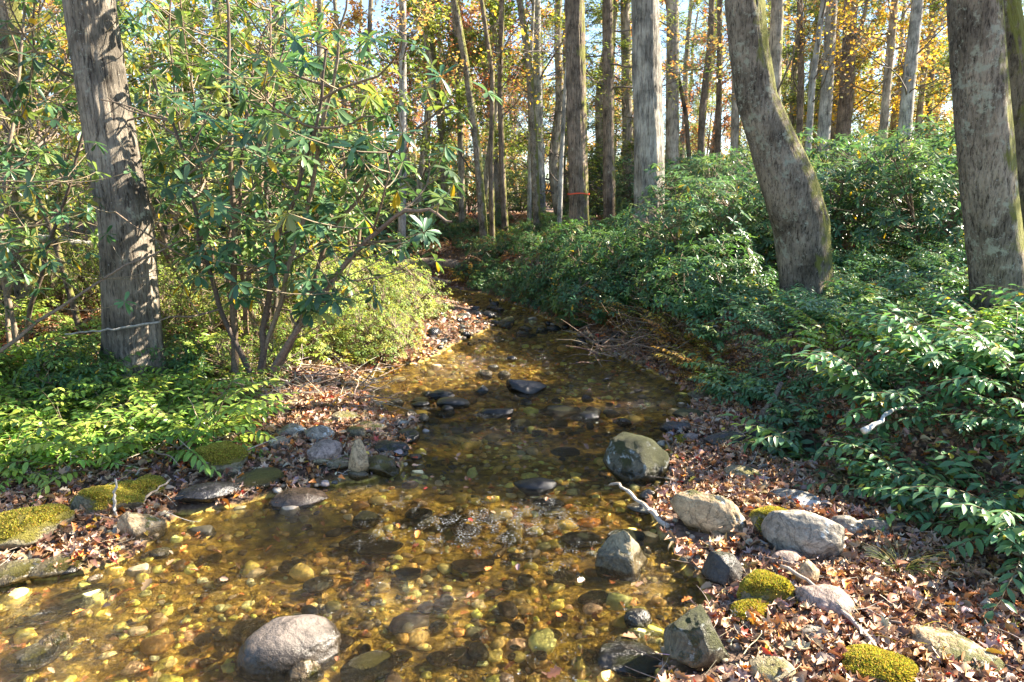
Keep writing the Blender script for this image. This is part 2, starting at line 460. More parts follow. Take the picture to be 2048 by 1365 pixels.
def water_material():
    m, nt, b, out = newmat("stream_water"); nt.nodes.remove(b)
    v = mapping(nt); v2 = mapping(nt, (1.0, 1.6, 1))
    big = noise_node(nt, v2, 3.0, 4, .6, 1.0); fine = noise_node(nt, v2, 16, 4, .65, 1.2); vf = noise_node(nt, v, 60, 3, .6)
    patch = ramp(nt, noise_node(nt, v, .9, 3), [(.42, .15), (.62, 1.0)])
    at = N_(nt, "ShaderNodeAttribute", attribute_name="Col"); rf = nt_sep(nt, at.outputs[0])
    patch = mth(nt, 'ADD', mth(nt, 'MULTIPLY', patch, .8), mth(nt, 'MULTIPLY', rf, 3.5))
    h = mth(nt, 'ADD', mth(nt, 'MULTIPLY', big, .8), mth(nt, 'MULTIPLY', mth(nt, 'ADD', mth(nt, 'MULTIPLY', fine, 1.1), mth(nt, 'MULTIPLY', vf, .5)), patch))
    bp = nt.nodes.new("ShaderNodeBump"); bp.inputs["Strength"].default_value = 1.0; bp.inputs["Distance"].default_value = .22
    nt.links.new(h, bp.inputs["Height"])
    gl = nt.nodes.new("ShaderNodeBsdfGlossy"); gl.inputs["Roughness"].default_value = .12; nt.links.new(bp.outputs[0], gl.inputs["Normal"])
    tr = nt.nodes.new("ShaderNodeBsdfTransparent"); tr.inputs[0].default_value = (1.0, .955, .8, 1)
    rfr = nt.nodes.new("ShaderNodeBsdfRefraction"); rfr.inputs["IOR"].default_value = 1.33; rfr.inputs["Roughness"].default_value = .0; rfr.inputs[0].default_value = (1.0, .955, .8, 1); nt.links.new(bp.outputs[0], rfr.inputs["Normal"])
    mt_ = nt.nodes.new("ShaderNodeMixShader"); mt_.inputs[0].default_value = .12; nt.links.new(tr.outputs[0], mt_.inputs[1]); nt.links.new(rfr.outputs[0], mt_.inputs[2])
    fr = nt.nodes.new("ShaderNodeFresnel"); fr.inputs[0].default_value = 1.5; nt.links.new(bp.outputs[0], fr.inputs["Normal"])
    mx = nt.nodes.new("ShaderNodeMixShader"); nt.links.new(fr.outputs[0], mx.inputs[0])
    nt.links.new(mt_.outputs[0], mx.inputs[1]); nt.links.new(gl.outputs[0], mx.inputs[2])
    # aerated white water plus sun sparkle painted as white dots in the riffles
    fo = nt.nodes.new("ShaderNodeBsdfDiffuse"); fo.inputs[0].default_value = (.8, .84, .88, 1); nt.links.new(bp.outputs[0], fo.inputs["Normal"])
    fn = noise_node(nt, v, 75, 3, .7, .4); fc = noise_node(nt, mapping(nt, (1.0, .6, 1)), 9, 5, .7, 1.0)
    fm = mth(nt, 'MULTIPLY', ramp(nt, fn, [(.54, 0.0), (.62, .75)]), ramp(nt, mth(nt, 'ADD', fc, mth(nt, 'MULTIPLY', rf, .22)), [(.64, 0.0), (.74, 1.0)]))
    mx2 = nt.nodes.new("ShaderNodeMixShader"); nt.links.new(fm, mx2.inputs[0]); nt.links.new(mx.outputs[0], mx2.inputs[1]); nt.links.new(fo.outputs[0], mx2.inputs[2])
    nt.links.new(mx2.outputs[0], out.inputs[0])
    return m
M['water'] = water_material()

# ------------------------------------------------------------------ ground and water
def axis(segs):
    a = []
    for lo, hi, st in segs: a += list(np.arange(lo, hi, st))
    return np.array(a + [segs[-1][1]])
gx = axis([(-600, -60, 60), (-60, -14, 2.5), (-14, -6, .25), (-6, 6, .06), (6, 14, .25), (14, 60, 2.5), (60, 600, 60)])
gy = axis([(-60, -4, 8), (-4, 1.5, .5), (1.5, 9, .055), (9, 18, .12), (18, 30, .6), (30, 80, 3), (80, 900, 60)])
X, Y = np.meshgrid(gx, gy)
ZZ = Z(X.ravel(), Y.ravel()).reshape(X.shape)
nx, ny = len(gx), len(gy)
ii = (np.arange(ny - 1)[:, None] * nx + np.arange(nx - 1)[None]).ravel()
gb = Buf(); gb.add(np.stack([X, Y, ZZ], -1).reshape(-1, 3), [np.stack([ii, ii + 1, ii + 1 + nx, ii + nx], -1)], (.1, .07, .05))
tag(gb.build("ground", M['ground']), kind="structure")
wx = np.arange(-9.4, 6.01, .12); wy = np.arange(-3, 24, .12)
WX, WY = np.meshgrid(wx, wy); wz = 0.004 * n2(WX, WY, 2.0, 31)
wi = (np.arange(len(wy) - 1)[:, None] * len(wx) + np.arange(len(wx) - 1)[None]).ravel()
cxm = WX[:-1, :-1].ravel() + .06; cym = WY[:-1, :-1].ravel() + .06
keep = (inside(cxm, cym, stream) | (dist_poly(cxm, cym, stream, True) < .35) | inside(cxm, cym, pool))
wi = wi[keep]; nxw = len(wx)
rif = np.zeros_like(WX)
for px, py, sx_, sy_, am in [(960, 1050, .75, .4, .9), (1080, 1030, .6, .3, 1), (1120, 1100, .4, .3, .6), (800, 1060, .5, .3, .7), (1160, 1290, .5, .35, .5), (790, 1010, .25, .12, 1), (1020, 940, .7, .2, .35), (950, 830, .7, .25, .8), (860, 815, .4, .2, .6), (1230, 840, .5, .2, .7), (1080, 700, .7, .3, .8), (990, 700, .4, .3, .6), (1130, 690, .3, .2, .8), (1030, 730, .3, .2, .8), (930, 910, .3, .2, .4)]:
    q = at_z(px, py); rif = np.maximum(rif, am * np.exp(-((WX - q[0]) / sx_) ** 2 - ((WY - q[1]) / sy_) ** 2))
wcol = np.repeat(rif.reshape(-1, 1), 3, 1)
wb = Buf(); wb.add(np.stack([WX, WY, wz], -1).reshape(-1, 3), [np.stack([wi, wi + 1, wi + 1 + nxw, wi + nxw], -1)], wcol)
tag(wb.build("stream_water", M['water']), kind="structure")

# ------------------------------------------------------------------ rocks
def ico(sub):
    import bmesh
    bm = bmesh.new(); bmesh.ops.create_icosphere(bm, subdivisions=sub, radius=1)
    V = np.array([v.co[:] for v in bm.verts]); F = np.array([[v.index for v in f.verts] for f in bm.faces]); bm.free()
    return norm(V), F
ICO = {k: ico(k) for k in (2, 3, 5)}
def rock_shape(sub, seed, angular=.6, nplanes=14, soft=14):
    V, F = ICO[sub]; r = np.random.default_rng(seed)
    nplanes = int(8 + 10 * (1 - angular)) + 4; soft = 12 + 38 * angular
    pn = norm(r.normal(size=(nplanes, 3))); ph = r.uniform(.55, 1.0, nplanes)
    dd = V @ pn.T
    cand = np.where(dd > .05, ph / np.maximum(dd, .05), 1e3)
    rad = -np.log(np.exp(-soft * np.minimum(cand, 1.6)).sum(1) + math.exp(-soft * 1.15)) / soft
    rad = angular * rad + (1 - angular) * .92
    P = V * rad[:, None]
    rdg = 1 - np.abs(fbm(P * 2.6, 3, seed + 9)) * 2
    P = P * (1 + .13 * fbm(P * 1.5, 4, seed)[:, None] + .05 * angular * rdg[:, None] + .028 * fbm(P * 8, 3, seed + 5)[:, None])
    return P, F
rock_n = 0
TAPER = {(1250, 1160): (.6, -.1), (1405, 1372): (.35, -.2), (716, 968): (.4, .15), (607, 1378): (.4, 0), (772, 968): (.35, -.4), (1612, 1185): (.4, 0), (960, 788): (.5, .3), (578, 1352): (.05, .1), (1443, 1190): (.25, -.1), (285, 1088): (.3, -.2), (1412, 1072): (.12, -.2)}
ROCKS = []
def rock(px, py, w, h, mat, name, label, ang=.6, depth=.8, rz=0.0, sink=.22, group=None, cat="rock", seed=None, tilt=(0, 0), sub=5):
    """px,py: centre x and BASE y in photo pixels; w,h pixel size"""
    global rock_n; rock_n += 1
    p = hit(px, py); D = math.sqrt(p[0] ** 2 + p[1] ** 2 + (CAM_Z - p[2]) ** 2)
    W = w / FPX * D; H = h / FPX * D * 1.05
    el = math.asin((CAM_Z - p[2]) / D); sx = W / 2; sy = W / 2 * depth
    H = max(.5 * H, H - 1.1 * sy * math.sin(el)); sz = H / 2 * 1.15
    c = np.array([p[0], p[1] + sy * .75, 0]); d = p[:2] / np.linalg.norm(p[:2]); c[:2] = p[:2] + d * sy * .8
    P, F = rock_shape(sub, seed if seed is not None else 100 + rock_n, ang)
    P = P / np.abs(P).max(0)
    tk, sh = TAPER.get((px, py), (0.0, 0.0))
    P[:, 0] = P[:, 0] * (1 - tk * P[:, 2]) / (1 + tk) + sh * (P[:, 2] + 1) * .5; P[:, 1] = P[:, 1] * (1 - tk * P[:, 2]) / (1 + tk)
    P = P * np.array([sx, sy, sz])
    zc = max(z1(c[0], c[1]), -.06) + sz * (1 - 2 * sink)
    b = Buf(); b.add(P, [F], (.3, .3, .3))
    o = b.build(name, M[mat]); o.location = (c[0], c[1], zc); o.rotation_euler = (tilt[0], tilt[1], rz + math.atan2(-p[0], p[1]))
    if mat == 'r_mossyel' and sub == 5:
        r3 = np.random.default_rng(rock_n); tri = P[F]; nn = np.cross(tri[:, 1] - tri[:, 0], tri[:, 2] - tri[:, 0]); ar = np.linalg.norm(nn, axis=1); nn = nn / ar[:, None]
        mm = nn[:, 2] + .9 * fbm(tri.mean(1) * 9, 3, rock_n); pr = ar * (mm + .35 * fbm(tri.mean(1) * 30, 2, 7) > .5); nb = int(min(9000, pr.sum() * .5 * 90000))
        ti = r3.choice(len(F), nb, p=pr / pr.sum()); w_ = r3.dirichlet((1, 1, 1), nb); q = (tri[ti] * w_[..., None]).sum(1)
        hgt = .008 + .010 * np.clip(fbm(q * 25, 2, 3) + .5, 0, 1)
        mb = Buf(); leaves(mb, q, nn[ti] + r3.normal(0, .45, (nb, 3)), rvec(nb, r3), hgt, leaf_lo(.28, .1), palette(nb, [(.5, .42, .08), (.36, .33, .06), (.22, .23, .04), (.5, .36, .1)], [4, 4, 2.5, 2], .28, r3)); mb.build("moss", M['mossblade'], o)
    tag(o, label, cat, group); ROCKS.append((c[0], c[1], max(sx, sy), zc + sz))
    return o
RK = [
 (578, 1352, 190, 130, 'r_smooth', 'boulder', 'smooth rounded pinkish grey boulder in the water at the bottom edge', .35, .8, .1),
 (607, 1378, 95, 70, 'r_tan', 'stone', 'pale pointed stone in front of the smooth rounded boulder', .8, .9, .5),
 (1405, 1372, 180, 150, 'r_mossdk', 'boulder', 'dark wedge boulder with mossy yellow ridge at the bottom edge', .9, .8, .3),
 (1277, 966, 145, 120, 'r_mossdk', 'boulder', 'big dark mossy boulder with pale lichen cap beside the water', .5, .85, .2),
 (1412, 1072, 190, 105, 'r_tan', 'boulder', 'tan angular boulder crossed by a shadow, behind the pyramid rock', .9, .45, -.35),
 (1250, 1160, 178, 115, 'r_olive', 'boulder', 'pyramid shaped olive grey boulder standing in the shallow water', .95, .7, .1),
 (1605, 1122, 150, 95, 'r_grey', 'boulder', 'rounded oblong grey boulder lying on the leaf litter', .4, .55, -.15),
 (1548, 1085, 90, 75, 'r_mossyel', 'stone', 'moss topped stone tucked behind the oblong grey boulder', .5, .8, 0),
 (1443, 1190, 105, 95, 'r_dark', 'rock', 'dark knobbly rock in leaves right of the pyramid boulder', .7, .8, .6),
 (1528, 1225, 100, 75, 'r_mossyel', 'rock', 'rock covered in bright yellow moss beside the shallows', .5, .8, .3),
 (1500, 1262, 90, 50, 'r_mossyel', 'rock', 'low brown and yellow mossy rock below the bright moss rock', .5, .8, .9),
 (1612, 1185, 62, 62, 'r_tan', 'stone', 'small pale upright stone under the oblong grey boulder', .7, .8, .2),
 (1655, 1240, 120, 70, 'r_pink', 'stone', 'flat pinkish stone half buried in leaves', .6, .7, -.4),
 (1900, 1345, 180, 60, 'r_tan', 'rock', 'long pale flat slab among leaves at lower right', .7, .5, -.05),
 (1745, 1380, 120, 70, 'r_mossyel', 'rock', 'rounded moss capped rock cut by the bottom edge at right', .4, .8, 0),
 (1540, 1385, 85, 60, 'r_olive', 'stone', 'green olive stone beside the dark wedge boulder', .4, .8, 0),
 (1572, 1150, 66, 42, 'r_pink', 'stone', 'brownish stone touching the front of the oblong grey boulder', .5, .8, 0),
 (1275, 1262, 52, 48, 'r_speck', 'stone', 'small round speckled stone in the sunny shallows', .3, .9, 0),
 (1255, 1350, 125, 55, 'r_dark', 'rock', 'low dark wet rock left of the dark wedge boulder', .5, .8, .1),
 (418, 1028, 125, 48, 'r_black', 'rock', 'flat black wet rock at the head of the left shallows', .7, .5, .2),
 (215, 1040, 125, 66, 'r_mossyel', 'rock', 'blocky rock with flat top of yellow moss beside the upright stick', .9, .6, .15),
 (50, 1105, 150, 75, 'r_mossyel', 'rock', 'broad mossy hummock rock at the left edge', .4, .7, 0),
 (285, 1088, 100, 66, 'r_tan', 'rock', 'tan angular rock with moss patch at the end of the leafy bar', .9, .7, .4),
 (300, 1010, 66, 46, 'r_mossyel', 'stone', 'small dark green mossy stone behind the blocky moss rock', .5, .8, 0),
 (240, 1002, 66, 30, 'r_mossyel', 'stone', 'low mossy stone half hidden under the left shrubs', .5, .8, 0),
 (445, 955, 108, 60, 'r_mossyel', 'boulder', 'round golden mossy boulder on the left bank above the flat black rock', .4, .8, 0),
 (520, 985, 130, 45, 'r_wetbrown', 'rock', 'long flat wet mossy rock right of the round golden boulder', .5, .6, .1),
 (716, 968, 52, 88, 'r_tan', 'stone', 'tall pale upright stone leaning among dark rocks on the left shore', .8, .9, .4),
 (772, 968, 105, 62, 'r_wetbrown', 'rock', 'wedge shaped wet brown rock at the water right of the upright stone', .95, .7, -.3),
 (775, 915, 88, 40, 'r_dark', 'rock', 'flat dark rock with pale top behind the wedge shaped brown rock', .7, .6, -.2),
 (655, 930, 80, 50, 'r_pink', 'rock', 'brown rock leaning against the tall upright stone', .7, .8, .3),
 (598, 1015, 110, 46, 'r_pink', 'rock', 'reddish brown crumbly rock at the edge of the dark water', .5, .7, .1),
 (640, 890, 60, 40, 'r_grey', 'stone', 'grey stone in shade at the back of the left shore', .5, .8, .3),
 (585, 880, 60, 34, 'r_grey', 'stone', 'bluish grey stone under the leafy slope of the left shore', .6, .8, .3),
 (135, 1225, 150, 36, 'r_olive', 'stone', 'long olive stone barely above the water at left', .6, .5, .35),
 (110, 1302, 62, 44, 'r_tan', 'stone', 'pale yellow stone in the shallows near the left corner', .4, .8, 0),
 (65, 1330, 80, 44, 'r_olive', 'stone', 'grey green stone in the water at the lower left corner', .4, .8, 0),
 (30, 1180, 90, 40, 'r_olive', 'stone', 'dull green stone at the left edge below the leafy bar', .4, .8, 0),
 (120, 1168, 90, 36, 'r_olive', 'stone', 'flat grey green stone at the foot of the leafy bar', .4, .8, .2),
 (735, 1348, 115, 52, 'r_wetbrown', 'rock', 'wet brown oval rock right of the smooth rounded boulder', .3, .6, .3),
 (1048, 790, 92, 40, 'r_black', 'rock', 'long black humped rock in midstream', .8, .5, -.1),
 (960, 788, 48, 26, 'r_black', 'rock', 'small black pointed rock in midstream', .8, .7, .2),
 (905, 814, 70, 28, 'r_black', 'rock', 'flat black rock in the first riffle', .5, .7, .1),
 (842, 814, 40, 20, 'r_black', 'stone', 'small black stone at the left end of the riffle', .5, .7, .1),
 (1118, 826, 70, 26, 'r_dark', 'rock', 'low dark rock with leaves right of the riffle', .5, .7, .1),
 (970, 752, 34, 22, 'r_tan', 'stone', 'left one of the pale round stones in midstream', .3, .8, 0),
 (1008, 753, 28, 20, 'r_tan', 'stone', 'right one of the pale round stones in midstream', .3, .8, 0),
 (988, 737, 28, 18, 'r_grey', 'stone', 'grey stone behind the two pale midstream stones', .5, .8, 0),
 (1022, 720, 24, 16, 'r_black', 'stone', 'small black stone farthest up the middle of the stream', .5, .8, 0),
 (1385, 846, 90, 34, 'r_mossdk', 'rock', 'dark mossy rock at the foot of the right bank', .6, .7, 0),
 (1352, 876, 78, 32, 'r_black', 'rock', 'black wet rock behind the big lichen capped boulder', .6, .7, .2),
 (1405, 805, 60, 26, 'r_olive', 'rock', 'mossy rock under the yellow leaves on the right bank', .6, .7, .2),
 (1448, 900, 90, 42, 'r_dark', 'rock', 'flat dark rock in leaf litter by the shaded pool', .6, .7, .2),
 (1375, 893, 56, 20, 'r_mossyel', 'stone', 'small flat mossy stone right of the big lichen capped boulder', .4, .8, 0),
 (1492, 968, 90, 36, 'r_olive', 'rock', 'low mossy rock half buried beside the shaded pool', .4, .6, -.2),
 (1520, 912, 60, 34, 'r_dark', 'stone', 'brown stone at the near end of the shaded pool', .4, .8, 0),
 (1000, 832, 80, 26, 'r_black', 'rock', 'jagged black rock below the long humped rock', .9, .6, .4),
 (880, 800, 60, 26, 'r_black', 'rock', 'black angular rock in the row left of midstream', .9, .6, -.4),
 (1170, 835, 64, 24, 'r_dark', 'rock', 'dark rock with caught leaves toward the right of the riffle', .8, .6, .3),
 (1130, 905, 60, 20, 'r_wetbrown', 'stone', 'flat brown stone just left of the big lichen capped boulder', .6, .6, .3),
 (1100, 1010, 70, 26, 'r_black', 'rock', 'black wet rock at the head of the sparkling riffle', .9, .6, .3),
 (905, 1040, 70, 26, 'r_wetbrown', 'rock', 'brown wet rock left of the sparkling riffle', .8, .6, .3),
 (1190, 1195, 70, 26, 'r_wetbrown', 'stone', 'brown stone awash in front of the pyramid rock', .6, .6, .3),
 (720, 1085, 80, 30, 'r_olive', 'stone', 'olive stone awash left of the sunny riffle', .6, .6, .3),
 (590, 1130, 60, 22, 'r_tan', 'stone', 'tan stone awash in the left golden water', .6, .6, .3),
 (1068, 985, 90, 42, 'r_black', 'rock', 'black rock with wet leaves on top in the shaded water', .7, .7, .2),
 (742, 868, 72, 22, 'r_tan', 'stone', 'flat sunlit slab on the left shore below the twig pile', .5, .5, .3),
 (822, 845, 30, 28, 'r_tan', 'stone', 'left one of a pair of sunlit stones on the left shore', .4, .8, 0),
 (845, 845, 28, 26, 'r_olive', 'stone', 'right one of a pair of sunlit stones on the left shore', .4, .8, 0),
 (690, 850, 70, 30, 'r_olive', 'stone', 'mossy stone sunk in leaves below the twig pile', .4, .7, .1),
 (1590, 1020, 110, 42, 'r_grey', 'rock', 'low grey rock behind the oblong grey boulder', .6, .6, -.2),
 (1695, 1078, 66, 40, 'r_grey', 'stone', 'pale stone with a dark leaf on it right of the oblong boulder', .6, .7, 0),
 (1748, 1080, 50, 40, 'r_grey', 'stone', 'grey stone right of the pale leaf covered stone', .6, .7, .4),
 (1285, 1030, 70, 24, 'r_grey', 'stone', 'flat grey stone by the water left of the tan angular boulder', .5, .6, -.2),
 (1250, 1085, 80, 34, 'r_mossdk', 'stone', 'dark mossy stone behind the pyramid boulder', .5, .6, .2),
 (1165, 1085, 90, 34, 'r_mossdk', 'stone', 'low green stone left of the pyramid boulder', .4, .6, 0),
 (1295, 1000, 36, 26, 'r_grey', 'stone', 'small pale stone below the big lichen capped boulder', .5, .8, .2),
 (735, 1045, 60, 36, 'r_wetbrown', 'stone', 'brown stone with leaves at the edge of the sunny water', .5, .8, .2),
 (930, 1065, 60, 26, 'r_pink', 'stone', 'reddish stone washed over in the sunny riffle', .6, .8, .2),
 (945, 1135, 90, 30, 'r_pink', 'stone', 'dark red brown stone in the middle of the golden water', .7, .7, .1),
 (760, 1100, 90, 26, 'r_wetbrown', 'stone', 'flat brown stone just above the golden water', .4, .6, .1),
 (635, 1170, 60, 28, 'r_grey', 'stone', 'small grey stone in the golden water', .4, .8, .1),
 (840, 1030, 60, 22, 'r_black', 'stone', 'black wet stone at the edge of the shadow on the water', .5, .8, .1),
 (1760, 1190, 60, 30, 'r_grey', 'stone', 'little grey stone among the litter right of the flat pinkish stone', .5, .8, .1),
]
for (px, py, w, h, mt, nm, lb, an, dp, rz) in RK:
    cat = nm
    rock(px, py, w, h, mt, nm, lb, an, dp, rz, cat=cat, sink=.2 if h / w > .6 else (.12 if mt == 'r_black' else .28))
# small stones on the gravel bar and along the shores
r2 = np.random.default_rng(5)
zones = [((850, 1000), (602, 700), 62, 'small stone on the far gravel bar left of the dark channel', 'stones of the far gravel bar', (8, 22)),
         ((640, 850), (800, 965), 36, 'small loose stone on the left shore around the upright stone', 'loose stones of the left shore', (16, 34)),
         ((980, 1300), (650, 705), 22, 'small dark stone in the upper riffle', 'stones of the upper riffle', (14, 26)),
         ((850, 1250), (788, 865), 34, 'small wet stone breaking the water of the lower riffle', 'stones of the lower riffle', (14, 30)),
         ((1340, 1560), (860, 1000), 18, 'small stone in the leaf litter near the big lichen capped boulder', 'stones in the shaded litter', (14, 30)),
         ((1380, 1800), (1060, 1340), 22, 'small stone in the leaf litter among the right hand boulders', 'stones in the sunny litter', (18, 40)),
         ((340, 640), (870, 990), 16, 'small stone by the round golden mossy boulder', 'stones of the left bank foot', (16, 34)),
         ((20, 330), (1040, 1200), 12, 'small stone on the leafy bar at the left edge', 'stones of the leafy bar', (18, 36)),
         ((380, 1300), (1060, 1350), 46, 'small stone poking out of the golden shallows', 'stones of the golden shallows', (18, 44)),
         ]
for (xa, xb), (ya, yb), n, lb, gp, (wa, wb_) in zones:
    for k in range(n):
        px, py = r2.uniform(xa, xb), r2.uniform(ya, yb); w = r2.uniform(wa, wb_) * r2.choice([1.0, 1.25, 1.7])
        mt = r2.choice(['r_grey', 'r_tan', 'r_olive', 'r_wetbrown', 'r_pink', 'r_dark'] + (['r_grey'] * 5 if 'gravel' in lb else []))
        if 'dark' in lb or 'wet' in lb: mt = r2.choice(['r_black', 'r_dark', 'r_wetbrown'])
        rock(px, py, w, w * r2.uniform(.4, .7), mt, 'small_stone', lb, r2.uniform(.3, .8), r2.uniform(.6, .95), r2.uniform(0, 3), sink=.3, group=gp, cat='stone', sub=3)
# cobbles of the stream bed, far too many to count
m, nt, b_, out_ = newmat("bed_cobble")
at_ = N_(nt, "ShaderNodeAttribute", attribute_name="Col"); v_ = mapping(nt)
nn_ = noise_node(nt, v_, 14, 5, .7)
nt.links.new(mixc(nt, 1.0, at_.outputs[0], ramp(nt, nn_, [(.3, .55), (.65, 1.5)]), 'MULTIPLY'), b_.inputs["Base Color"])
b_.inputs["Roughness"].default_value = .5; bump(nt, b_, nn_, .5, .02); M['cobble'] = m
cb = Buf(); N = 9000
cx = rng.uniform(-7.5, 4, N * 3); cyy = 1.6 + 16 * rng.uniform(0, 1, N * 3) ** 1.7
k = inside(cx, cyy, stream) & (np.abs(cx) < cyy * .8 + .6); cx, cyy = cx[k][:N], cyy[k][:N]; N = len(cx)
sz = np.clip(rng.lognormal(math.log(.022), .62, N), .009, .11)
cz = Z(cx, cyy)
sz3 = sz[:, None] * np.stack([np.ones(N), rng.uniform(.6, .95, N), rng.uniform(.3, .55, N)], 1)
top = cz + sz3[:, 2] * .9; over = (top > -.012) & (rng.random(N) > .16); cz = np.where(over, cz - (top + .012), cz)
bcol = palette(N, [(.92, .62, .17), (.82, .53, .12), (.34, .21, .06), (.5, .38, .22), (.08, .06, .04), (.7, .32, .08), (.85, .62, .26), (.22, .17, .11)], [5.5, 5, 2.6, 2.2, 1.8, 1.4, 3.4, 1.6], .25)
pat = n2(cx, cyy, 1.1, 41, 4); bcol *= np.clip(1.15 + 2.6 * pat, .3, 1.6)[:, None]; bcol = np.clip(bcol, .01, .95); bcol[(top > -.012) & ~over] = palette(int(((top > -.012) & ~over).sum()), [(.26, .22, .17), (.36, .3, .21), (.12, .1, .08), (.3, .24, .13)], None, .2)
for var in range(6):
    P, F = rock_shape(2, 900 + var, 1.0)
    s_ = np.arange(N) % 6 == var; n_ = s_.sum(); a = rng.uniform(0, 6.28, n_)
    Q = P[None] * sz3[s_][:, None]
    Xr = Q[..., 0] * np.cos(a)[:, None] - Q[..., 1] * np.sin(a)[:, None]; Yr = Q[..., 0] * np.sin(a)[:, None] + Q[..., 1] * np.cos(a)[:, None]
    Q = np.stack([Xr + cx[s_][:, None], Yr + cyy[s_][:, None], Q[..., 2] + cz[s_][:, None] + sz3[s_][:, 2:3] * .4], -1)
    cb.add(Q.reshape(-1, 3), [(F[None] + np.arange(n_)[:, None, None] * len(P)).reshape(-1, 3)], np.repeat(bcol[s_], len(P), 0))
# gravel along the shores
gs = Buf(); n = 9000; qx = rng.uniform(-6, 4.5, n * 4); qy = 1.7 + 14 * rng.random(n * 4) ** 1.6; k = (dist_poly(qx, qy, stream, True) < .45 * rng.random(n * 4) ** 1.5) & ~inside(qx, qy, stream); qx, qy = qx[k][:n], qy[k][:n]; n = len(qx)
P, F = rock_shape(2, 977, .8); gz = np.clip(rng.lognormal(math.log(.02), .5, n), .008, .055); Q = P[None] * gz[:, None, None] * np.array([1, .8, .55]); aa = rng.uniform(0, 6.28, n)[:, None]
Q = np.stack([Q[..., 0] * np.cos(aa) - Q[..., 1] * np.sin(aa) + qx[:, None], Q[..., 0] * np.sin(aa) + Q[..., 1] * np.cos(aa) + qy[:, None], Q[..., 2] + Z(qx, qy)[:, None] + gz[:, None] * .3], -1)
gs.add(Q.reshape(-1, 3), [(F[None] + np.arange(n)[:, None, None] * len(P)).reshape(-1, 3)], np.repeat(palette(n, [(.3, .26, .2), (.2, .17, .13), (.4, .33, .24), (.1, .09, .08), (.34, .25, .15)], None, .2), len(P), 0))
tag(gs.build("shore_gravel", M['cobble']), "grey and tan gravel lining both edges of the stream", "gravel", kind="stuff")
n = 2600; lx = rng.uniform(-6.5, 3, n * 2); ly = 1.7 + 11 * rng.random(n * 2) ** 1.6; k = inside(lx, ly, stream) & (n2(lx, ly, 1.2, 55) > -.1); lx, ly = lx[k][:n], ly[k][:n]; n = len(lx); a = rng.uniform(0, 6.28, n)
leaves(cb, np.stack([lx, ly, np.minimum(Z(lx, ly) + .025, -.012)], 1), np.stack([np.cos(a), np.sin(a), rng.normal(0, .3, n)], 1), np.stack([rng.normal(0, .4, n), rng.normal(0, .4, n), np.ones(n)], 1), rng.uniform(.03, .075, n), leaf_oak(.3), palette(n, [(.7, .35, .08), (.45, .2, .06), (.8, .55, .15), (.2, .1, .04), (.6, .2, .04)], None, .25), 1.2)
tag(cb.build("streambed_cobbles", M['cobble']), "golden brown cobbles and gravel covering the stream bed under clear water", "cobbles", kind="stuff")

# ------------------------------------------------------------------ fallen leaves (uncountable)
def litter(name, label, n, xr, yr, cols, w, test, size=(.035, .08), lift=.02, seed=1, tilt=.45):
    r = np.random.default_rng(seed)
    x = r.uniform(*xr, n); y = yr[0] + (yr[1] - yr[0]) * r.uniform(0, 1, n) ** 1.4
    k = test(x, y); x, y = x[k], y[k]; n = len(x)
    z = Z(x, y)
    for rx, ry, rr, rt in ROCKS:     # leaves also lie on and around rocks
        d = np.hypot(x - rx, y - ry) / rr
        z = np.where((d < .9), np.maximum(z, -1) - .5 * (rt > .3), z)
    z = z + lift + r.uniform(0, .035, n)
    b = Buf(); a = r.uniform(0, 6.283, n)
    d = np.stack([np.cos(a), np.sin(a), r.normal(0, tilt, n)], 1); up = norm(np.stack([r.normal(0, tilt * 1.3, n), r.normal(0, tilt * 1.3, n), np.ones(n)], 1))
    L = r.uniform(*size, n); c = palette(n, cols, w, .2, r)
    which = r.integers(0, 4, n)
    for q, t in enumerate([leaf_lobed(5, .35), leaf_oak(.45), leaf_mid(.26, .2, .45), leaf_hi(.35, .3, .6)]):
        s_ = which == q
        leaves(b, np.stack([x, y, z], 1)[s_], d[s_], up[s_], L[s_], t, c[s_], 1.0)
    tag(b.build(name, M['litter'], smooth=False), label, "leaf litter", kind="stuff")
LC = [(.38, .2, .105), (.46, .29, .17), (.26, .135, .07), (.52, .38, .26), (.13, .075, .045), (.55, .2, .04), (.42, .06, .035), (.33, .25, .21), (.6, .38, .06)]
LW = [5, 5, 5, 3, 4, 1.1, .35, 3, .35]
def bar_keep(x, y):
    u = 1024 + FPX * x / (y * cp + CAM_Z * sp)
    return ~((u > 845) & (u < 1010) & (y > 9.3) & (y < 17) & (_hash(np.floor(x * 5000).astype(int), np.floor(y * 5000).astype(int), 0, 3) < .35))
def dry(x, y): return bar_keep(x, y) & ~inside(x, y, stream) & ~inside(x, y, pool) & (np.abs(x) < y * .85 + 1.2)
litter("fallen_leaves", "brown and tan fallen leaves blanketing the right hand bar and bank", 85000, (0, 7), (1.8, 9), LC, LW, lambda x, y: dry(x, y) & (x > .2) & (dist_poly(x, y, right_foot) < 1.6) | dry(x, y) & (x > .2) & ~inside(x, y, right_land), seed=3)
litter("fallen_leaves", "brown and orange fallen leaves blanketing the left bank", 95000, (-10, 0.5), (2.2, 13), LC, [5, 5, 5, 3, 4, 2, .4, 2, .6], lambda x, y: dry(x, y) & (x < .2), seed=4)
litter("fallen_leaves", "leaf litter on the forest floor behind the stream", 50000, (-12, 14), (9, 30), LC, LW, lambda x, y: dry(x, y), size=(.08, .13), seed=5)
litter("drifting_leaves", "wet leaves caught in the stream between stones", 900, (-5, 2.4), (2.2, 14), LC, [5, 4, 4, 3, 3, 3, .8, 2, 1.5], lambda x, y: inside(x, y, stream) & (n2(x, y, 1.4, 77) > .12), size=(.05, .09), lift=.0, seed=6, tilt=.15) if False else None
r = np.random.default_rng(8); n = 330
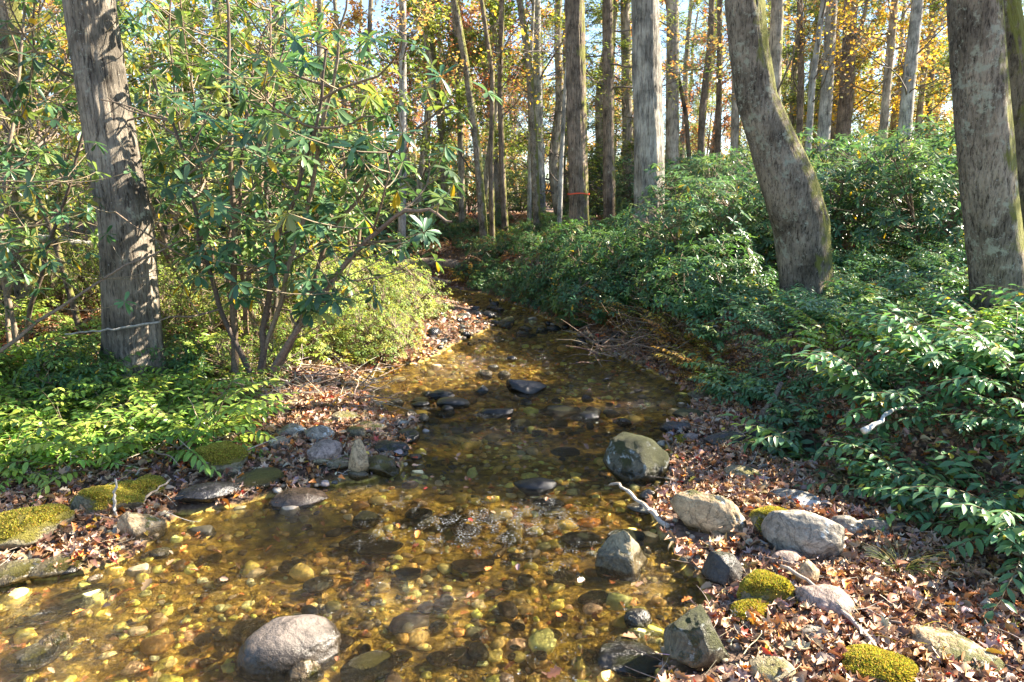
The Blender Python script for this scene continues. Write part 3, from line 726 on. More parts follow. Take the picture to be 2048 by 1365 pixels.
x = r.uniform(-5.5, 2.2, n * 2); y = 2.0 + 9 * r.uniform(0, 1, n * 2) ** 1.5; k = inside(x, y, stream) & (n2(x, y, 1.6, 77) > .02); x, y = x[k][:n], y[k][:n]; n = len(x)
b = Buf(); a = r.uniform(0, 6.28, n)
leaves(b, np.stack([x, y, np.full(n, .007) + r.uniform(0, .012, n)], 1), np.stack([np.cos(a), np.sin(a), r.normal(0, .3, n)], 1), np.stack([r.normal(0, .3, n), r.normal(0, .3, n), np.ones(n)], 1), r.uniform(.035, .08, n), leaf_oak(.3),
       palette(n, LC, [5, 2, 5, .5, 4, 4, .8, 1, 1], .2, r), 1.3)
tag(b.build("floating_leaves", M['litter'], smooth=False), "scattered wet leaves floating on the water and caught on pebbles", "leaf litter", kind="stuff")

# ------------------------------------------------------------------ plants
def grow(start, d, length, k=6, wob=.15, up=0.0, r=rng):
    """polylines from start along d with wobble and gravity term -> (N,k,3)"""
    N = len(start); d = norm(np.asarray(d, float)); P = np.zeros((N, k, 3)); P[:, 0] = start
    st = (np.broadcast_to(np.asarray(length, float), (N,)) / (k - 1))[:, None]
    for i in range(1, k):
        d = norm(d + wob * r.normal(size=(N, 3)) + np.array([0, 0, up]))
        P[:, i] = P[:, i - 1] + d * st
    return P
def whorls(buf, tips, axis_, kmin, kmax, L, tmpl, cols, wts, r, droop=.35, wsc=1.0, yellow=.02):
    M_ = len(tips); n = r.integers(kmin, kmax + 1, M_); idx = np.repeat(np.arange(M_), n)
    j = np.concatenate([np.arange(q) / q for q in n]) * 2 * np.pi + r.uniform(0, 6.28, M_)[idx] + r.normal(0, .2, len(idx))
    ax = norm(axis_)[idx]; A = norm(np.cross(ax, np.array([.3, .9, .1]))); B = np.cross(ax, A)
    th = r.normal(1.35, .28, len(idx))
    d = ax * np.cos(th)[:, None] + (A * np.cos(j)[:, None] + B * np.sin(j)[:, None]) * np.sin(th)[:, None]
    d[:, 2] -= droop + r.normal(0, .12, len(idx)) + r.normal(0, .18, M_)[idx]
    up = ax * .8 + np.array([0, 0, .6]) + r.normal(0, .15, (len(idx), 3))
    mcol = palette(M_, cols, wts, .14, r)[idx] * (1 + .12 * r.normal(size=(len(idx), 1)))
    ys = r.random(len(idx)) < yellow; mcol[ys] = (.62, .4, .03); d[ys, 2] -= .8
    leaves(buf, tips[idx] + d * .01, d, up, L * r.uniform(.72, 1.15, len(idx)), tmpl, np.clip(mcol, .005, 1), wsc)
RH = [(.085, .175, .085), (.115, .215, .095), (.06, .135, .07), (.18, .26, .09), (.27, .32, .1)]
def connect(tips, P, r):
    """curved twigs from nearest lower stem points to tips; P (m,3)"""
    out = np.zeros((len(tips), 5, 3))
    for i, t in enumerate(tips):
        d = P - t; cost = np.linalg.norm(d, axis=1) + np.where(d[:, 2] > -.1, 2.0, 0) + .3 * np.abs(d[:, 2] + .4)
        s = P[np.argmin(cost)]; mid = (s + t) / 2 + np.array([0, 0, -.12 * np.linalg.norm(t - s)]) + r.normal(0, .03, 3)
        u = np.linspace(0, 1, 5)[:, None]
        out[i] = (1 - u) ** 2 * s + 2 * u * (1 - u) * mid + u * u * t
    return out
def rhodo_tall(seed, height=4.2, spread=1.5, nst=6, nw=300, L=.17, stems_in=None, z0=.9, tmpl=None, lowmat='rhodo', cols=RH, wts=[5, 5, 4, 2.5, 1.2], yel=.02, name="rhododendron", droop=.35, avoid=None):
    """open tall multi stemmed shrub; returns root at origin"""
    r = np.random.default_rng(seed); root = empty(name)
    if stems_in is None:
        a = np.arange(nst) / nst * 6.28 + r.uniform(0, 1, nst)
        st = np.stack([np.cos(a) * .12, np.sin(a) * .12, np.full(nst, -.1)], 1)
        d = np.stack([np.cos(a) * r.uniform(.1, .5, nst), np.sin(a) * r.uniform(.1, .5, nst), np.ones(nst)], 1)
        SP = grow(st, d, height * r.uniform(.75, 1.05, nst), 12, .10, .06, r)
    else: SP = stems_in; nst = len(SP)
    for i in range(nst):
        b = Buf(); rr = np.linspace(.034, .010, SP.shape[1]) * r.uniform(.8, 1.25)
        tubes(b, SP[i:i + 1], rr[None], 7, palette(1, [(.17, .11, .075), (.2, .15, .11), (.11, .08, .06)], None, .1, r)[0]); b.build("stem", M['twig'], root)
    # side limbs
    pts = SP[:, 3:].reshape(-1, 3); nb = nst * 5
    s0 = pts[r.integers(0, len(pts), nb)]; aa = r.uniform(0, 6.28, nb)
    LB = grow(s0, np.stack([np.cos(aa), np.sin(aa), r.uniform(.1, .8, nb)], 1), spread * r.uniform(.4, .9, nb), 7, .22, .03, r)
    b = Buf(); tubes(b, LB, np.broadcast_to(np.linspace(.014, .006, 7), (nb, 7)), 5, (.19, .14, .1))
    AP = np.concatenate([SP[:, 2:].reshape(-1, 3), LB.reshape(-1, 3)])
    zt = z0 + (height - z0) * r.random(nw) ** .8
    seedp = AP[AP[:, 2] > z0 * .8]
    tips = seedp[r.integers(0, len(seedp), nw)] + r.normal(0, 1, (nw, 3)) * np.array([.42, .42, .3]) * (spread / 1.5)
    tips = tips[tips[:, 2] > z0 * .7]
    if avoid: tips = tips[~avoid(tips)]
    TW = connect(tips, AP, r)
    tubes(b, TW, np.broadcast_to(np.linspace(.007, .004, 5), (len(tips), 5)), 4, (.24, .19, .12))
    b.build("branches", M['twig'], root)
    f = Buf(); ax = TW[:, 4] - TW[:, 3]; ax = norm(ax) + np.array([0, 0, .5])
    whorls(f, tips, ax, 7, 11, L, tmpl or leaf_hi(.16, .05, .14, .6), cols, wts, r, droop, 1.0, yel)
    f.build("foliage", M[lowmat], root)
    return root
def dome(seed, h=2.0, rad=1.2, nw=330, L=.13, cols=RH, wts=[4, 5, 4, 1.2, .4], name="rhododendron", tm=None, mat='rhodo', kk=(7, 10), droop=.25, fill=.55, wsc=1.0, zmin=.12, trunkcol=(.16, .11, .08)):
    r = np.random.default_rng(seed); root = empty(name)
    u = rvec(nw * 2, r); u = u[u[:, 2] > -.15][:nw]; n = len(u)
    rr = np.where(r.random(n) < fill, r.uniform(.88, 1.05, n), r.uniform(.5, .9, n)) * (1 + .22 * fbm(u * 2.2, 3, seed))
    tips = u * rr[:, None] * np.array([rad, rad, h * .82]); tips[:, 2] = tips[:, 2] + h * .18; tips = tips[tips[:, 2] > zmin]
    ns = 9; a = np.arange(ns) / ns * 6.28 + r.uniform(0, .5, ns)
    SP = grow(np.stack([np.cos(a) * .1, np.sin(a) * .1, np.full(ns, -.1)], 1), np.stack([np.cos(a) * .6, np.sin(a) * .6, np.ones(ns)], 1), .85 * h, 8, .12, 0, r)
    b = Buf(); tubes(b, SP, np.broadcast_to(np.linspace(.022, .008, 8), (ns, 8)), 5, trunkcol)
    TW = connect(tips, SP.reshape(-1, 3), r); tubes(b, TW, np.broadcast_to(np.linspace(.006, .003, 5), (len(tips), 5)), 3, (.2, .15, .1))
    b.build("stems", M['twig'], root)
    f = Buf(); ax = norm(tips - np.array([0, 0, h * .1])) + np.array([0, 0, .4])
    whorls(f, tips, ax, kk[0], kk[1], L, tm or leaf_hi(.17, .06, .16, .6), cols, wts, r, droop, wsc, .008)
    f.build("foliage", M[mat], root)
    return root
DG = [(.11, .235, .105), (.145, .29, .12), (.08, .19, .09), (.22, .34, .1)]
def doghobble(seed, nc=40, L=.105, reach=.85, cols=DG, wts=[4, 4, 3, 1.5], name="doghobble_shrub", mat='dog', stemcol=(.12, .09, .04), yel=.0):
    r = np.random.default_rng(seed); root = empty(name)
    a = r.uniform(0, 6.28, nc); rad = r.uniform(0, .2, nc)
    st = np.stack([np.cos(a) * rad, np.sin(a) * rad, np.full(nc, -.05)], 1)
    el = r.uniform(.5, 3.2, nc); ln = reach * r.uniform(.5, 1.15, nc); K = 14
    P = np.zeros((nc, K, 3)); P[:, 0] = st; az = a + r.normal(0, .5, nc); elv = np.arctan(el) 
    for i in range(1, K):
        elv = elv - (r.uniform(.05, .14, nc)) * (i > 2); az = az + r.normal(0, .06, nc)
        d = np.stack([np.cos(az) * np.cos(elv), np.sin(az) * np.cos(elv), np.sin(elv)], 1)
        P[:, i] = P[:, i - 1] + d * (ln / (K - 1))[:, None]
    b = Buf(); tubes(b, P, np.broadcast_to(np.linspace(.005, .0018, K), (nc, K)), 4, stemcol); b.build("stems", M['twig'], root)
    # leaves in two ranks
    nl = 17; t = np.linspace(.25, 1.0, nl); ti = t * (K - 1); i0 = np.minimum(ti.astype(int), K - 2); fr = (ti - i0)[None, :, None]
    pos = P[:, i0] * (1 - fr) + P[:, i0 + 1] * fr; tan = norm(P[:, i0 + 1] - P[:, i0])
    side = norm(np.cross(tan, np.array([0, 0, 1.0]))) * np.where(np.arange(nl) % 2, 1, -1)[None, :, None]
    upv = np.cross(side, tan); upv = np.where(upv[..., 2:3] < 0, -upv, upv)
    d = side * .8 + tan * .7 - np.array([0, 0, 1.0]) * r.uniform(.05, .6, (nc, nl, 1)) + r.normal(0, .2, (nc, nl, 3))
    d[:, -1] = tan[:, -1]
    up = upv + np.array([0, 0, .5]) + r.normal(0, .28, (nc, nl, 3))
    c = np.repeat(palette(nc, cols, wts, .12, r), nl, 0) * (1 + .13 * r.normal(size=(nc * nl, 1)))
    y_ = r.random(nc * nl) < yel; c[y_] = (.5, .38, .04)
    LL = L * np.broadcast_to(np.interp(t, [.2, .6, 1], [.8, 1.1, .8]), (nc, nl)).ravel() * r.uniform(.8, 1.15, nc * nl)
    f = Buf(); leaves(f, pos.reshape(-1, 3), d.reshape(-1, 3), up.reshape(-1, 3), LL, leaf_hi(.2, .07, .22), np.clip(c, .004, 1), 1.0)
    f.build("foliage", M[mat], root)
    return root
def hide_proto(o):
    for ch in list(o.children): bpy.data.objects.remove(ch)
    bpy.data.objects.remove(o)
def place(protos, pts, label, cat, group, sc=(.85, 1.15), seed=0, lean=None):
    r = np.random.default_rng(seed)
    for p in pts:
        pr = protos[r.integers(len(protos))]
        s = r.uniform(*sc)
        dup(pr, (p[0], p[1], p[2] if len(p) > 2 else z1(p[0], p[1])), r.uniform(0, 6.28), s, label, cat, group, tilt=(r.normal(0, .06), r.normal(0, .06)))
def scatter(n, xr, yr, test, mind, seed, tries=4000):
    r = np.random.default_rng(seed); out = []
    X_ = r.uniform(*xr, tries); Y_ = r.uniform(*yr, tries); T = test(X_, Y_)
    for x, y, t in zip(X_, Y_, T):
        if not t: continue
        if all((x - q[0]) ** 2 + (y - q[1]) ** 2 > mind * mind for q in out):
            out.append((x, y))
            if len(out) >= n: break
    if not out: return []
    zz = Z([q[0] for q in out], [q[1] for q in out])
    return [(q[0], q[1], float(z_)) for q, z_ in zip(out, zz)]
def pxx(x, y): return 1024 + FPX * x / (y / cp * 1.0)  # rough column

# prototypes
YG = [(.26, .34, .07), (.34, .4, .09), (.18, .28, .07), (.42, .4, .08)]
dg = [doghobble(40 + i, 34 + 6 * i, .095 + .008 * i, .95 - .07 * i, yel=.012 + .01 * (i % 2)) for i in range(4)]
dg.append(doghobble(46, 36, .1, .8, [(.16, .28, .08), (.24, .33, .09), (.3, .24, .08), (.1, .2, .07)], [4, 3, 1, 3], yel=.05))
dgl = [doghobble(50 + i, 34, .10, .85, [(.22, .37, .07), (.3, .44, .08), (.15, .28, .07), (.4, .48, .08)], [4, 4, 3, 2]) for i in range(3)]  # lit doghobble, sunlight put into the lighter leaf colours
dgy = [doghobble(60 + i, 34, .06, .8, YG, [3, 3, 4, 2], name="leafy_shrub", mat='soft', yel=.05) for i in range(3)]
dgo = [doghobble(65 + i, 34, .06, .6, [(.5, .3, .05), (.45, .2, .05), (.4, .36, .06), (.25, .2, .05)], [3, 2, 3, 2], name="yellow_shrub", mat='soft') for i in range(2)]
dgr = [doghobble(68 + i, 18, .06, .7, [(.3, .13, .06), (.35, .2, .1), (.2, .1, .06)], [3, 2, 2], name="dry_shrub", mat='soft') for i in range(2)]
dm = [dome(70 + i, 2.1, 1.25, 420) for i in range(3)]
dms = [dome(80 + i, .95, .8, 210, .12, [(.05, .13, .05), (.08, .17, .06), (.12, .21, .06)], [3, 4, 2], kk=(6, 9)) for i in range(3)]
bush = [dome(90 + i, 1.1, .8, 420, .06, YG, [4, 3, 4, 1], name="leafy_shrub", tm=leaf_mid(.24, .08, .15), mat='soft', kk=(4, 7), fill=.4) for i in range(3)]
PROTOS = dg + dgl + dgy + dgo + dgr + dm + dms + bush

# right bank doghobble
def onR(x, y): return inside(x, y, right_land)
def dR(x, y): return dist_poly(x, y, right_foot)
TR = []   # trunk keep-outs, filled below for placement tests
def clear(x, y):
    ok = np.ones(x.shape, bool)
    for tx, ty, tr in TR: ok &= (x - tx) ** 2 + (y - ty) ** 2 > (tr + .15) ** 2
    return ok
TREES = [  # name, label, base px, base depth, list of (px,py), radius base/top, mat
 ('hardwood_tree', 'large grey tree leaning left on the left bank behind the shrubs', [(275, 780), (268, 700), (262, 600), (252, 440), (225, 300), (200, 150), (178, 0), (160, -200), (150, -700), (160, -1600)], 7.2, 1.0, (112, 106, 102, 96, 90, 88, 86, 80, 68, 38), 'bark_grey'),
 ('hardwood_tree', 'thick mossy tree leaning left above the right bank', [(1618, 640), (1611, 560), (1602, 450), (1578, 370), (1550, 300), (1514, 200), (1498, 100), (1489, 0), (1480, -300), (1475, -900), (1480, -1500)], 9.3, 1.0, (108, 98, 104, 102, 86, 72, 70, 70, 60, 42, 25), 'bark_mossy'),
 ('hardwood_tree', 'lichen spotted twin trunk tree at the right edge', [(2035, 780), (2012, 640), (1990, 500), (1977, 380), (1966, 250), (1957, 120), (1949, 0), (1940, -300), (1930, -900), (1935, -1700)], 6.9, 1.0, (130, 112, 98, 94, 92, 90, 88, 82, 68, 38), 'bark_mossy'),
 ('poplar_tree', 'tall straight pale furrowed tree in the centre right', [(1300, 520), (1299, 430), (1298, 300), (1294, 150), (1290, 0), (1287, -300), (1285, -900), (1285, -1400)], 14.5, 1.0, (68, 58, 55, 53, 50, 46, 36, 20), 'bark_poplar'),
 ('hardwood_tree', 'straight brown tree marked with an orange band', [(1160, 500), (1158, 430), (1156, 300), (1152, 150), (1149, 0), (1147, -300), (1146, -900), (1146, -1200)], 17.0, 1.0, (44, 38, 37, 36, 35, 30, 20, 10), 'bark_brown'),
]
for nm, lb, pts, dep, sc_, ws, mt in TREES:
    p0 = at_y(pts[0][0], pts[0][1], dep); TR.append((p0[0], p0[1], ws[0] / FPX * dep * .5))

# doghobble placement by zone so that each zone's plants share one true label
pts = scatter(500, (0, 10), (2, 11.6), lambda x, y: onR(x, y) & (dR(x, y) > .02) & (dR(x, y) < 5.5) & clear(x, y) & (x < y * .85 + .9) & (y < 11.5) & (x > 1), .42, 21, 14000)
def pcol(p): return 1024 + FPX * p[0] / (p[1] * cp + (CAM_Z - p[2]) * sp)
_d = dR(np.array([p[0] for p in pts]), np.array([p[1] for p in pts]))
pts = [p for p, q in zip(pts, _d) if not (pcol(p) < 1440 and q < .4)]
gA = [p for p in pts if p[1] < 5.6]; gB = [p for p in pts if 5.6 <= p[1] < 8.5]; gC = [p for p in pts if p[1] >= 8.5]
place(dg, gA, 'glossy doghobble shrub in sun at the lower right of the right bank', 'shrub', 'sunlit doghobble shrubs of the lower right bank', (.6, 1.15), 1)
place(dg + dgl[:1], gB, 'dark green doghobble shrub on the shaded slope below the leaning tree', 'shrub', 'shaded doghobble shrubs below the leaning tree', (.55, .9), 2)
place(dg, gC, 'doghobble shrub along the top of the right bank behind the leaning tree', 'shrub', 'doghobble shrubs of the upper right bank', (.5, .8), 3)
# centre right bank: brighter green low rhododendron
pts = scatter(70, (-1, 6), (9, 19), lambda x, y: onR(x, y) & (dR(x, y) > np.where(y > 11.5, .2, .38)) & (dR(x, y) < 4.5) & clear(x, y) & (x / y > -.06) & (x / y < .3), .66, 22)
pts = [p for p in pts if not (p[1] > 15.5 and p[0] / p[1] < .075)]
place(dms, [p for p in pts if p[1] < 14], 'bright green low rhododendron crowding the far right bank above the water', 'shrub', 'low rhododendrons above the bend', (.65, .95), 4)
place(dms + dgr[:1], [p for p in pts if p[1] >= 14], 'low rhododendron under the tall trunks beyond the bend', 'shrub', 'low rhododendrons beyond the bend', (.65, .95), 5)
pts = scatter(90, (-3, 2.5), (17.2, 24), lambda x, y: onR(x, y) & (dR(x, y) > .3) & (x / y > -.14) & (x / y < .1), .62, 27)
place(dgr, pts[::3], 'reddish brown withered shrub around the thin trunks beyond the bend', 'shrub', 'withered shrubs beyond the bend', (.7, 1.1), 15)
place(dms + dgl[:1], pts[1::3] + pts[2::3], 'knee high green shrub around the thin trunks beyond the bend', 'shrub', 'green shrubs beyond the bend', (.4, .62), 16)
# right rhododendron thicket
pts = scatter(60, (2.5, 20), (11.2, 19), lambda x, y: clear(x, y) & (x / y > .24) & (x / y < .95), 1.25, 23)
place(dm, [p for p in pts if p[0] / p[1] < .5], 'rounded rhododendron of the thicket left of and behind the leaning tree', 'shrub', 'rhododendron thicket behind the leaning tree', (.75, 1.0), 6)
place(dm, [p for p in pts if p[0] / p[1] >= .5], 'rounded rhododendron of the thicket between the leaning tree and the twin trunk', 'shrub', 'rhododendron thicket on the right', (.85, 1.1), 7)
# far rhododendron understory
pts = scatter(60, (-22, 22), (19, 34), lambda x, y: (np.abs(x) < .8 * y) & ~((x / y > -.14) & (x / y < .1) & (y < 25)), 2.1, 24)
place(dm, [p for p in pts if p[0] < 0], 'rhododendron clump in the understory far behind the stream on the left', 'shrub', 'far rhododendrons on the left', (1.0, 1.5), 8)
place(dm, [p for p in pts if p[0] >= 0], 'rhododendron clump in the understory behind the centre trunks', 'shrub', 'far rhododendrons on the right', (.9, 1.2), 9)
# yellow shrubs under the right bank edge
for (px, py, pr, lb) in [(1400, 745, dgo[0], 'yellow autumn shrub hanging over the right bank edge'), (1370, 690, dgo[1], 'yellow green autumn shrub just above the hanging yellow shrub'), (1240, 640, dgo[1], 'orange tinged shrub on the right bank at the bend'),
                         (1430, 770, dgo[0], 'small yellow shrub right of the hanging yellow shrub'), (1180, 610, dgo[0], 'golden low shrub at the far end of the right bank'),
                         (1330, 470, dgr[0], 'small orange red sapling between low rhododendrons'), (1060, 500, dgr[1], 'dry reddish shrub under the thin trunks beyond the bend'), (1150, 470, dgr[0], 'dry brown shrub at the foot of the orange banded tree'), (1010, 480, dgy[0], 'bright lime shrub in sun beyond the bend'),
                         (990, 540, dgr[0], 'brown dry shrub on the bank above the fallen log'), (940, 565, dgo[1], 'dull yellow shrub beside the fallen log')]:
    p = hit(px, py); dup(pr, tuple(p), px * .37, 1.0 if p[1] < 9 else 1.25, lb, 'shrub')
BR = [(1400, 765), (1370, 735), (1345, 715), (1330, 700), (1300, 690), (1270, 672), (1240, 662), (1200, 645), (1160, 632), (1120, 618), (1080, 606), (1415, 740), (1385, 700), (1350, 670), (1310, 655), (1270, 640), (1225, 625), (1430, 715), (1405, 680), (1360, 640), (1320, 620), (1180, 605), (1130, 600)]
for k_, (px, py) in enumerate(BR):
    p = hit(px, py); kind_ = [dgo[0], dgr[0], dgo[1], dgr[1], dgy[0]][k_ % 5]
    lb_ = {'dgo': 'yellow', 'dgr': 'brown', 'dgy': 'lime'}['dgo' if kind_ in dgo else 'dgr' if kind_ in dgr else 'dgy']
    dup(kind_, tuple(p), k_ * 1.9, .5 + .12 * (k_ % 4), {'yellow': 'yellow autumn shrub on the undercut edge of the right bank', 'brown': 'brown withered shrub on the undercut edge of the right bank', 'lime': 'lime green shrub on the undercut edge of the right bank'}[lb_], 'shrub', lb_ + ' shrubs on the undercut edge')
for k_, (px, py) in enumerate([(975, 560), (1015, 575), (955, 545), (1050, 590), (1000, 545), (1085, 600), (935, 556)]):
    pass
for k_, (px, py) in enumerate([(962, 578), (1000, 590), (1040, 602), (1080, 616), (1120, 632), (1160, 650), (985, 560), (1025, 575), (1065, 590), (1105, 606), (940, 560)]):
    p = hit(px, py); dup(dms[k_ % 3], tuple(p), k_ * 1.1, .42 + .06 * (k_ % 4), 'green rhododendron hanging over the dark undercut outer bank of the bend', 'shrub', 'rhododendrons hanging over the outer bank')
for k_, (px, py) in enumerate([(950, 540), (1200, 660)]):
    p = hit(px, py); dup((dgr + dgo)[k_ % 4], tuple(p), k_ * 1.3, .8, 'dry ochre shrub on the outer bank of the bend', 'shrub', 'ochre shrubs on the outer bank')
# left side
def onL(x, y): return inside(x, y, left_land)
def dL(x, y): return dist_poly(x, y, left_foot)
pts = scatter(90, (-8, -1), (3.6, 7.2), lambda x, y: onL(x, y) & clear(x, y) & (x / y < -.45) & (dL(x, y) > .25) & (np.abs(x) < y * .8 + .8), .5, 25)
place(dgl, [p for p in pts if p[1] < 5.3], 'bright green doghobble shrub in sun at the left edge foreground', 'shrub', 'sunlit doghobble shrubs of the left foreground', (.75, 1.05), 10)
place(dgl, [p for p in pts if p[1] >= 5.3], 'green doghobble shrub around the foot of the large grey tree', 'shrub', 'doghobble shrubs by the large grey tree', (.7, 1.0), 11)
pts = scatter(80, (-10, 0), (7.4, 13), lambda x, y: onL(x, y) & clear(x, y) & (dL(x, y) > .2) & (np.abs(x) < y * .8 + .8), .72, 26)
place(bush + dgy + dgl, [p for p in pts if p[1] < 10 and p[0] / p[1] > -.42], 'sunny yellow green leafy shrub between the thin stems and the water', 'shrub', 'yellow green shrubs by the inside of the bend', (.65, .95), 12)
place(bush + dgy + dgl, [p for p in pts if p[1] < 10 and p[0] / p[1] <= -.42], 'yellow green leafy shrub in the undergrowth behind the large grey tree', 'shrub', 'yellow green undergrowth at left', (.5, .8), 13)
place(bush + dgy, [p for p in pts if p[1] >= 10], 'pale leafy shrub in the sunlit undergrowth far left', 'shrub', 'pale undergrowth far left', (.7, 1.0), 14)
# tall left rhododendrons
near_pts = [[(470, 745), (465, 600), (468, 450), (463, 300), (455, 150), (452, -60)], [(525, 740), (560, 600), (610, 420), (640, 280), (670, 120), (700, -40)], [(520, 745), (535, 620), (560, 480), (590, 380), (640, 250), (650, 100)],
            [(560, 730), (620, 610), (650, 480), (740, 360), (820, 270), (900, 210)], [(500, 745), (440, 620), (400, 480), (380, 350), (350, 250), (300, 160)], [(545, 740), (600, 650), (700, 520), (790, 430), (860, 420), (900, 440)]]
SPn = []
r = np.random.default_rng(77)
for j, pl in enumerate(near_pts):
    dd = np.linspace(0, 1, 6) * r.uniform(-.9, .3); pp = np.array([at_y(a, b_2, 7.1 + dd[i]) for i, (a, b_2) in enumerate(pl)])
    t = np.linspace(0, 5, 16); q = np.stack([np.interp(t, np.arange(6), pp[:, k_]) for k_ in range(3)], 1); q[1:] += r.normal(0, .018, (15, 3)); SPn.append(q)
def hides_tree(tips):
    w = tips + o; dep = w[:, 1] * cp + (CAM_Z - w[:, 2]) * sp
    u = 1024 + FPX * w[:, 0] / dep; v = 682.5 - FPX * ((w[:, 2] - CAM_Z) * cp + w[:, 1] * sp) / dep
    return (u > 112 + v * .17) & (u < 262 + v * .17)
o = np.array(SPn[0][0]) * 1.0; o[2] = z1(o[0], o[1])
t1 = rhodo_tall(201, 4.0, 1.3, nw=310, L=.17, stems_in=np.array(SPn) - o, z0=1.25, avoid=hides_tree); t1.location = tuple(o); tag(t1, 'tall open rhododendron with thin reddish stems right of the large grey tree', 'shrub')
tall = [rhodo_tall(210 + i, 4.4 + .3 * i, 1.6, 6, 270, .165) for i in range(3)]
RH_LIT = [(.16, .23, .07), (.23, .29, .08), (.11, .18, .07), (.32, .34, .1)]  # rear rows: sunlight from behind put into a yellower leaf colour
tall += [rhodo_tall(220 + i, 4.4 + .3 * i, 1.6, 6, 270, .15, cols=RH_LIT, wts=[4, 3, 3, 2], yel=.05) for i in range(3)]
PROTOS += tall
TL = [(-5.1, 5.9, 'rhododendron with broad leaves at the left edge in front of the large grey tree', .66, 1), (-5.6, 7.6, 'tall rhododendron behind and left of the large grey tree', .95, 2), (-3.3, 8.8, 'tall rhododendron directly behind the large grey tree', .95, 0), 
      (-7.2, 9.5, 'tall rhododendron in the left background by the leaning pale trunk', 1.0, 0), (-5.0, 11.0, 'tall rhododendron second row behind the large grey tree', 1.05, 2), (-3.0, 12.2, 'tall rhododendron second row left of the bend', 1.0, 1), (-8.8, 12.2, 'tall rhododendron farthest left in the second row', 1.1, 1), 
      (-6.8, 13.8, 'tall rhododendron in the third row at left', 1.1, 0), (-4.4, 14.8, 'tall rhododendron in the third row behind the thin stems', 1.1, 1), (-10.2, 15, 'tall rhododendron in the third row at the far left', 1.15, 2)]
for x, y, lb, s, v in TL: dup(tall[v + (3 if y > 9 else 0)], (x, y, z1(x, y)), x * 1.7 + y, s, lb, 'shrub', 'tall rhododendrons of the left bank')
YB = [(800, 690, .45), (780, 640, .9), (760, 720, .6), (720, 670, .95), (700, 735, .7), (655, 700, .9), (660, 640, 1.0), (610, 655, .9), (600, 720, .6), (735, 610, 1.0), (560, 650, .8), (800, 600, .9), (690, 590, 1.0)]
for k_, (px, py, s_) in enumerate(YB):
    p = hit(px, py); dup((bush + dgy)[k_ % 6], tuple(p), k_ * 1.3, s_ * 1.1, 'yellow green leafy shrub leaning over the water at the inside of the bend', 'shrub', 'yellow green shrubs over the water')
LF = [(20, 955), (205, 935), (350, 905), (60, 925), (150, 905), (240, 895), (330, 880), (420, 890), (30, 870), (110, 850), (200, 845), (290, 835), (380, 840), (-30, 900), (60, 810), (160, 800), (330, 800), (20, 770)]
for k_, (px, py) in enumerate(LF):
    p = hit(px, py); dup(dgl[k_ % 3], tuple(p), k_ * 1.7, .68 + .42 * ((k_ * 7) % 5) / 5, 'bright green doghobble shrub in sun at the left edge foreground', 'shrub', 'sunlit doghobble shrubs of the left foreground')
# single drooping sprays of big leaves low on the left bank
for (px, py, s, lb) in [(360, 760, .32, 'small rhododendron seedling right of the large grey tree foot'), (150, 800, .36, 'small rhododendron seedling left of the large grey tree foot')]:
    p = hit(px, py); dup(dms[0], tuple(p), 1.0, s * 1.6, lb, 'shrub')

for p_ in PROTOS: hide_proto(p_)

# ------------------------------------------------------------------ trees
def big_trunk(buf, C, Rr, sides=72, rings=260, seed=0, ridge=.02, flare=.5, fscale=7.0):
    """C (k,3) control points, Rr (k) radii"""
    k = len(C); t = np.linspace(0, k - 1, rings)
    P = np.stack([np.interp(t, np.arange(k), C[:, i]) for i in range(3)], 1)
    for _ in range(8): P[1:-1] = (P[:-2] + 2 * P[1:-1] + P[2:]) / 4
    Rv = np.interp(t, np.arange(k), Rr)
    h = P[:, 2] - P[0, 2]
    th = np.arange(sides) / sides * 2 * np.pi
    fl = 1 + flare * np.exp(-h / .26)[:, None] * (.35 + .65 * np.maximum(0, np.cos(th * 5 + seed))[None]) * .8
    cs = np.stack([np.cos(th), np.sin(th)], 1)
    Q = np.stack([np.broadcast_to(cs[None, :, 0], (rings, sides)) * fscale, np.broadcast_to(cs[None, :, 1], (rings, sides)) * fscale, np.broadcast_to(h[:, None], (rings, sides)) * 1.6], -1)
    low = fbm(Q * np.array([.22, .22, .8]), 3, seed); rid = 1 - np.abs(fbm(Q, 3, seed + 3)) * 2.2
    RR = Rv[:, None] * fl * (1 + .07 * low) + ridge * (rid - .5) * np.minimum(1, Rv[:, None] / .2)
    T = norm(np.gradient(P, axis=0)); A = norm(np.cross(T, np.array([0, 1.0, 0]))); B = np.cross(A, T) * -1
    V = P[:, None] + RR[..., None] * (cs[None, :, 0:1] * A[:, None] + cs[None, :, 1:2] * B[:, None])
    r_ = np.arange(rings - 1)[:, None] * sides; j = np.arange(sides)[None]
    F = np.stack([r_ + j, r_ + (j + 1) % sides, r_ + sides + (j + 1) % sides, r_ + sides + j], -1).reshape(-1, 4)
    buf.add(V.reshape(-1, 3), [F], (.2, .17, .14)); return P, Rv
AUT = {'orange': ([(.6, .32, .12), (.6, .42, .16), (.45, .28, .13), (.5, .48, .18)], [3, 4, 2, 4]), 'yellow': ([(.7, .5, .07), (.6, .42, .06), (.4, .4, .08)], [4, 3, 2]),
       'green': ([(.12, .18, .05), (.2, .25, .07), (.3, .32, .09)], [3, 3, 2]), 'rust': ([(.45, .2, .1), (.55, .3, .16), (.35, .18, .1)], [3, 3, 2]), 'pale': ([(.3, .36, .1), (.4, .42, .12), (.2, .28, .07)], [3, 2, 3])}
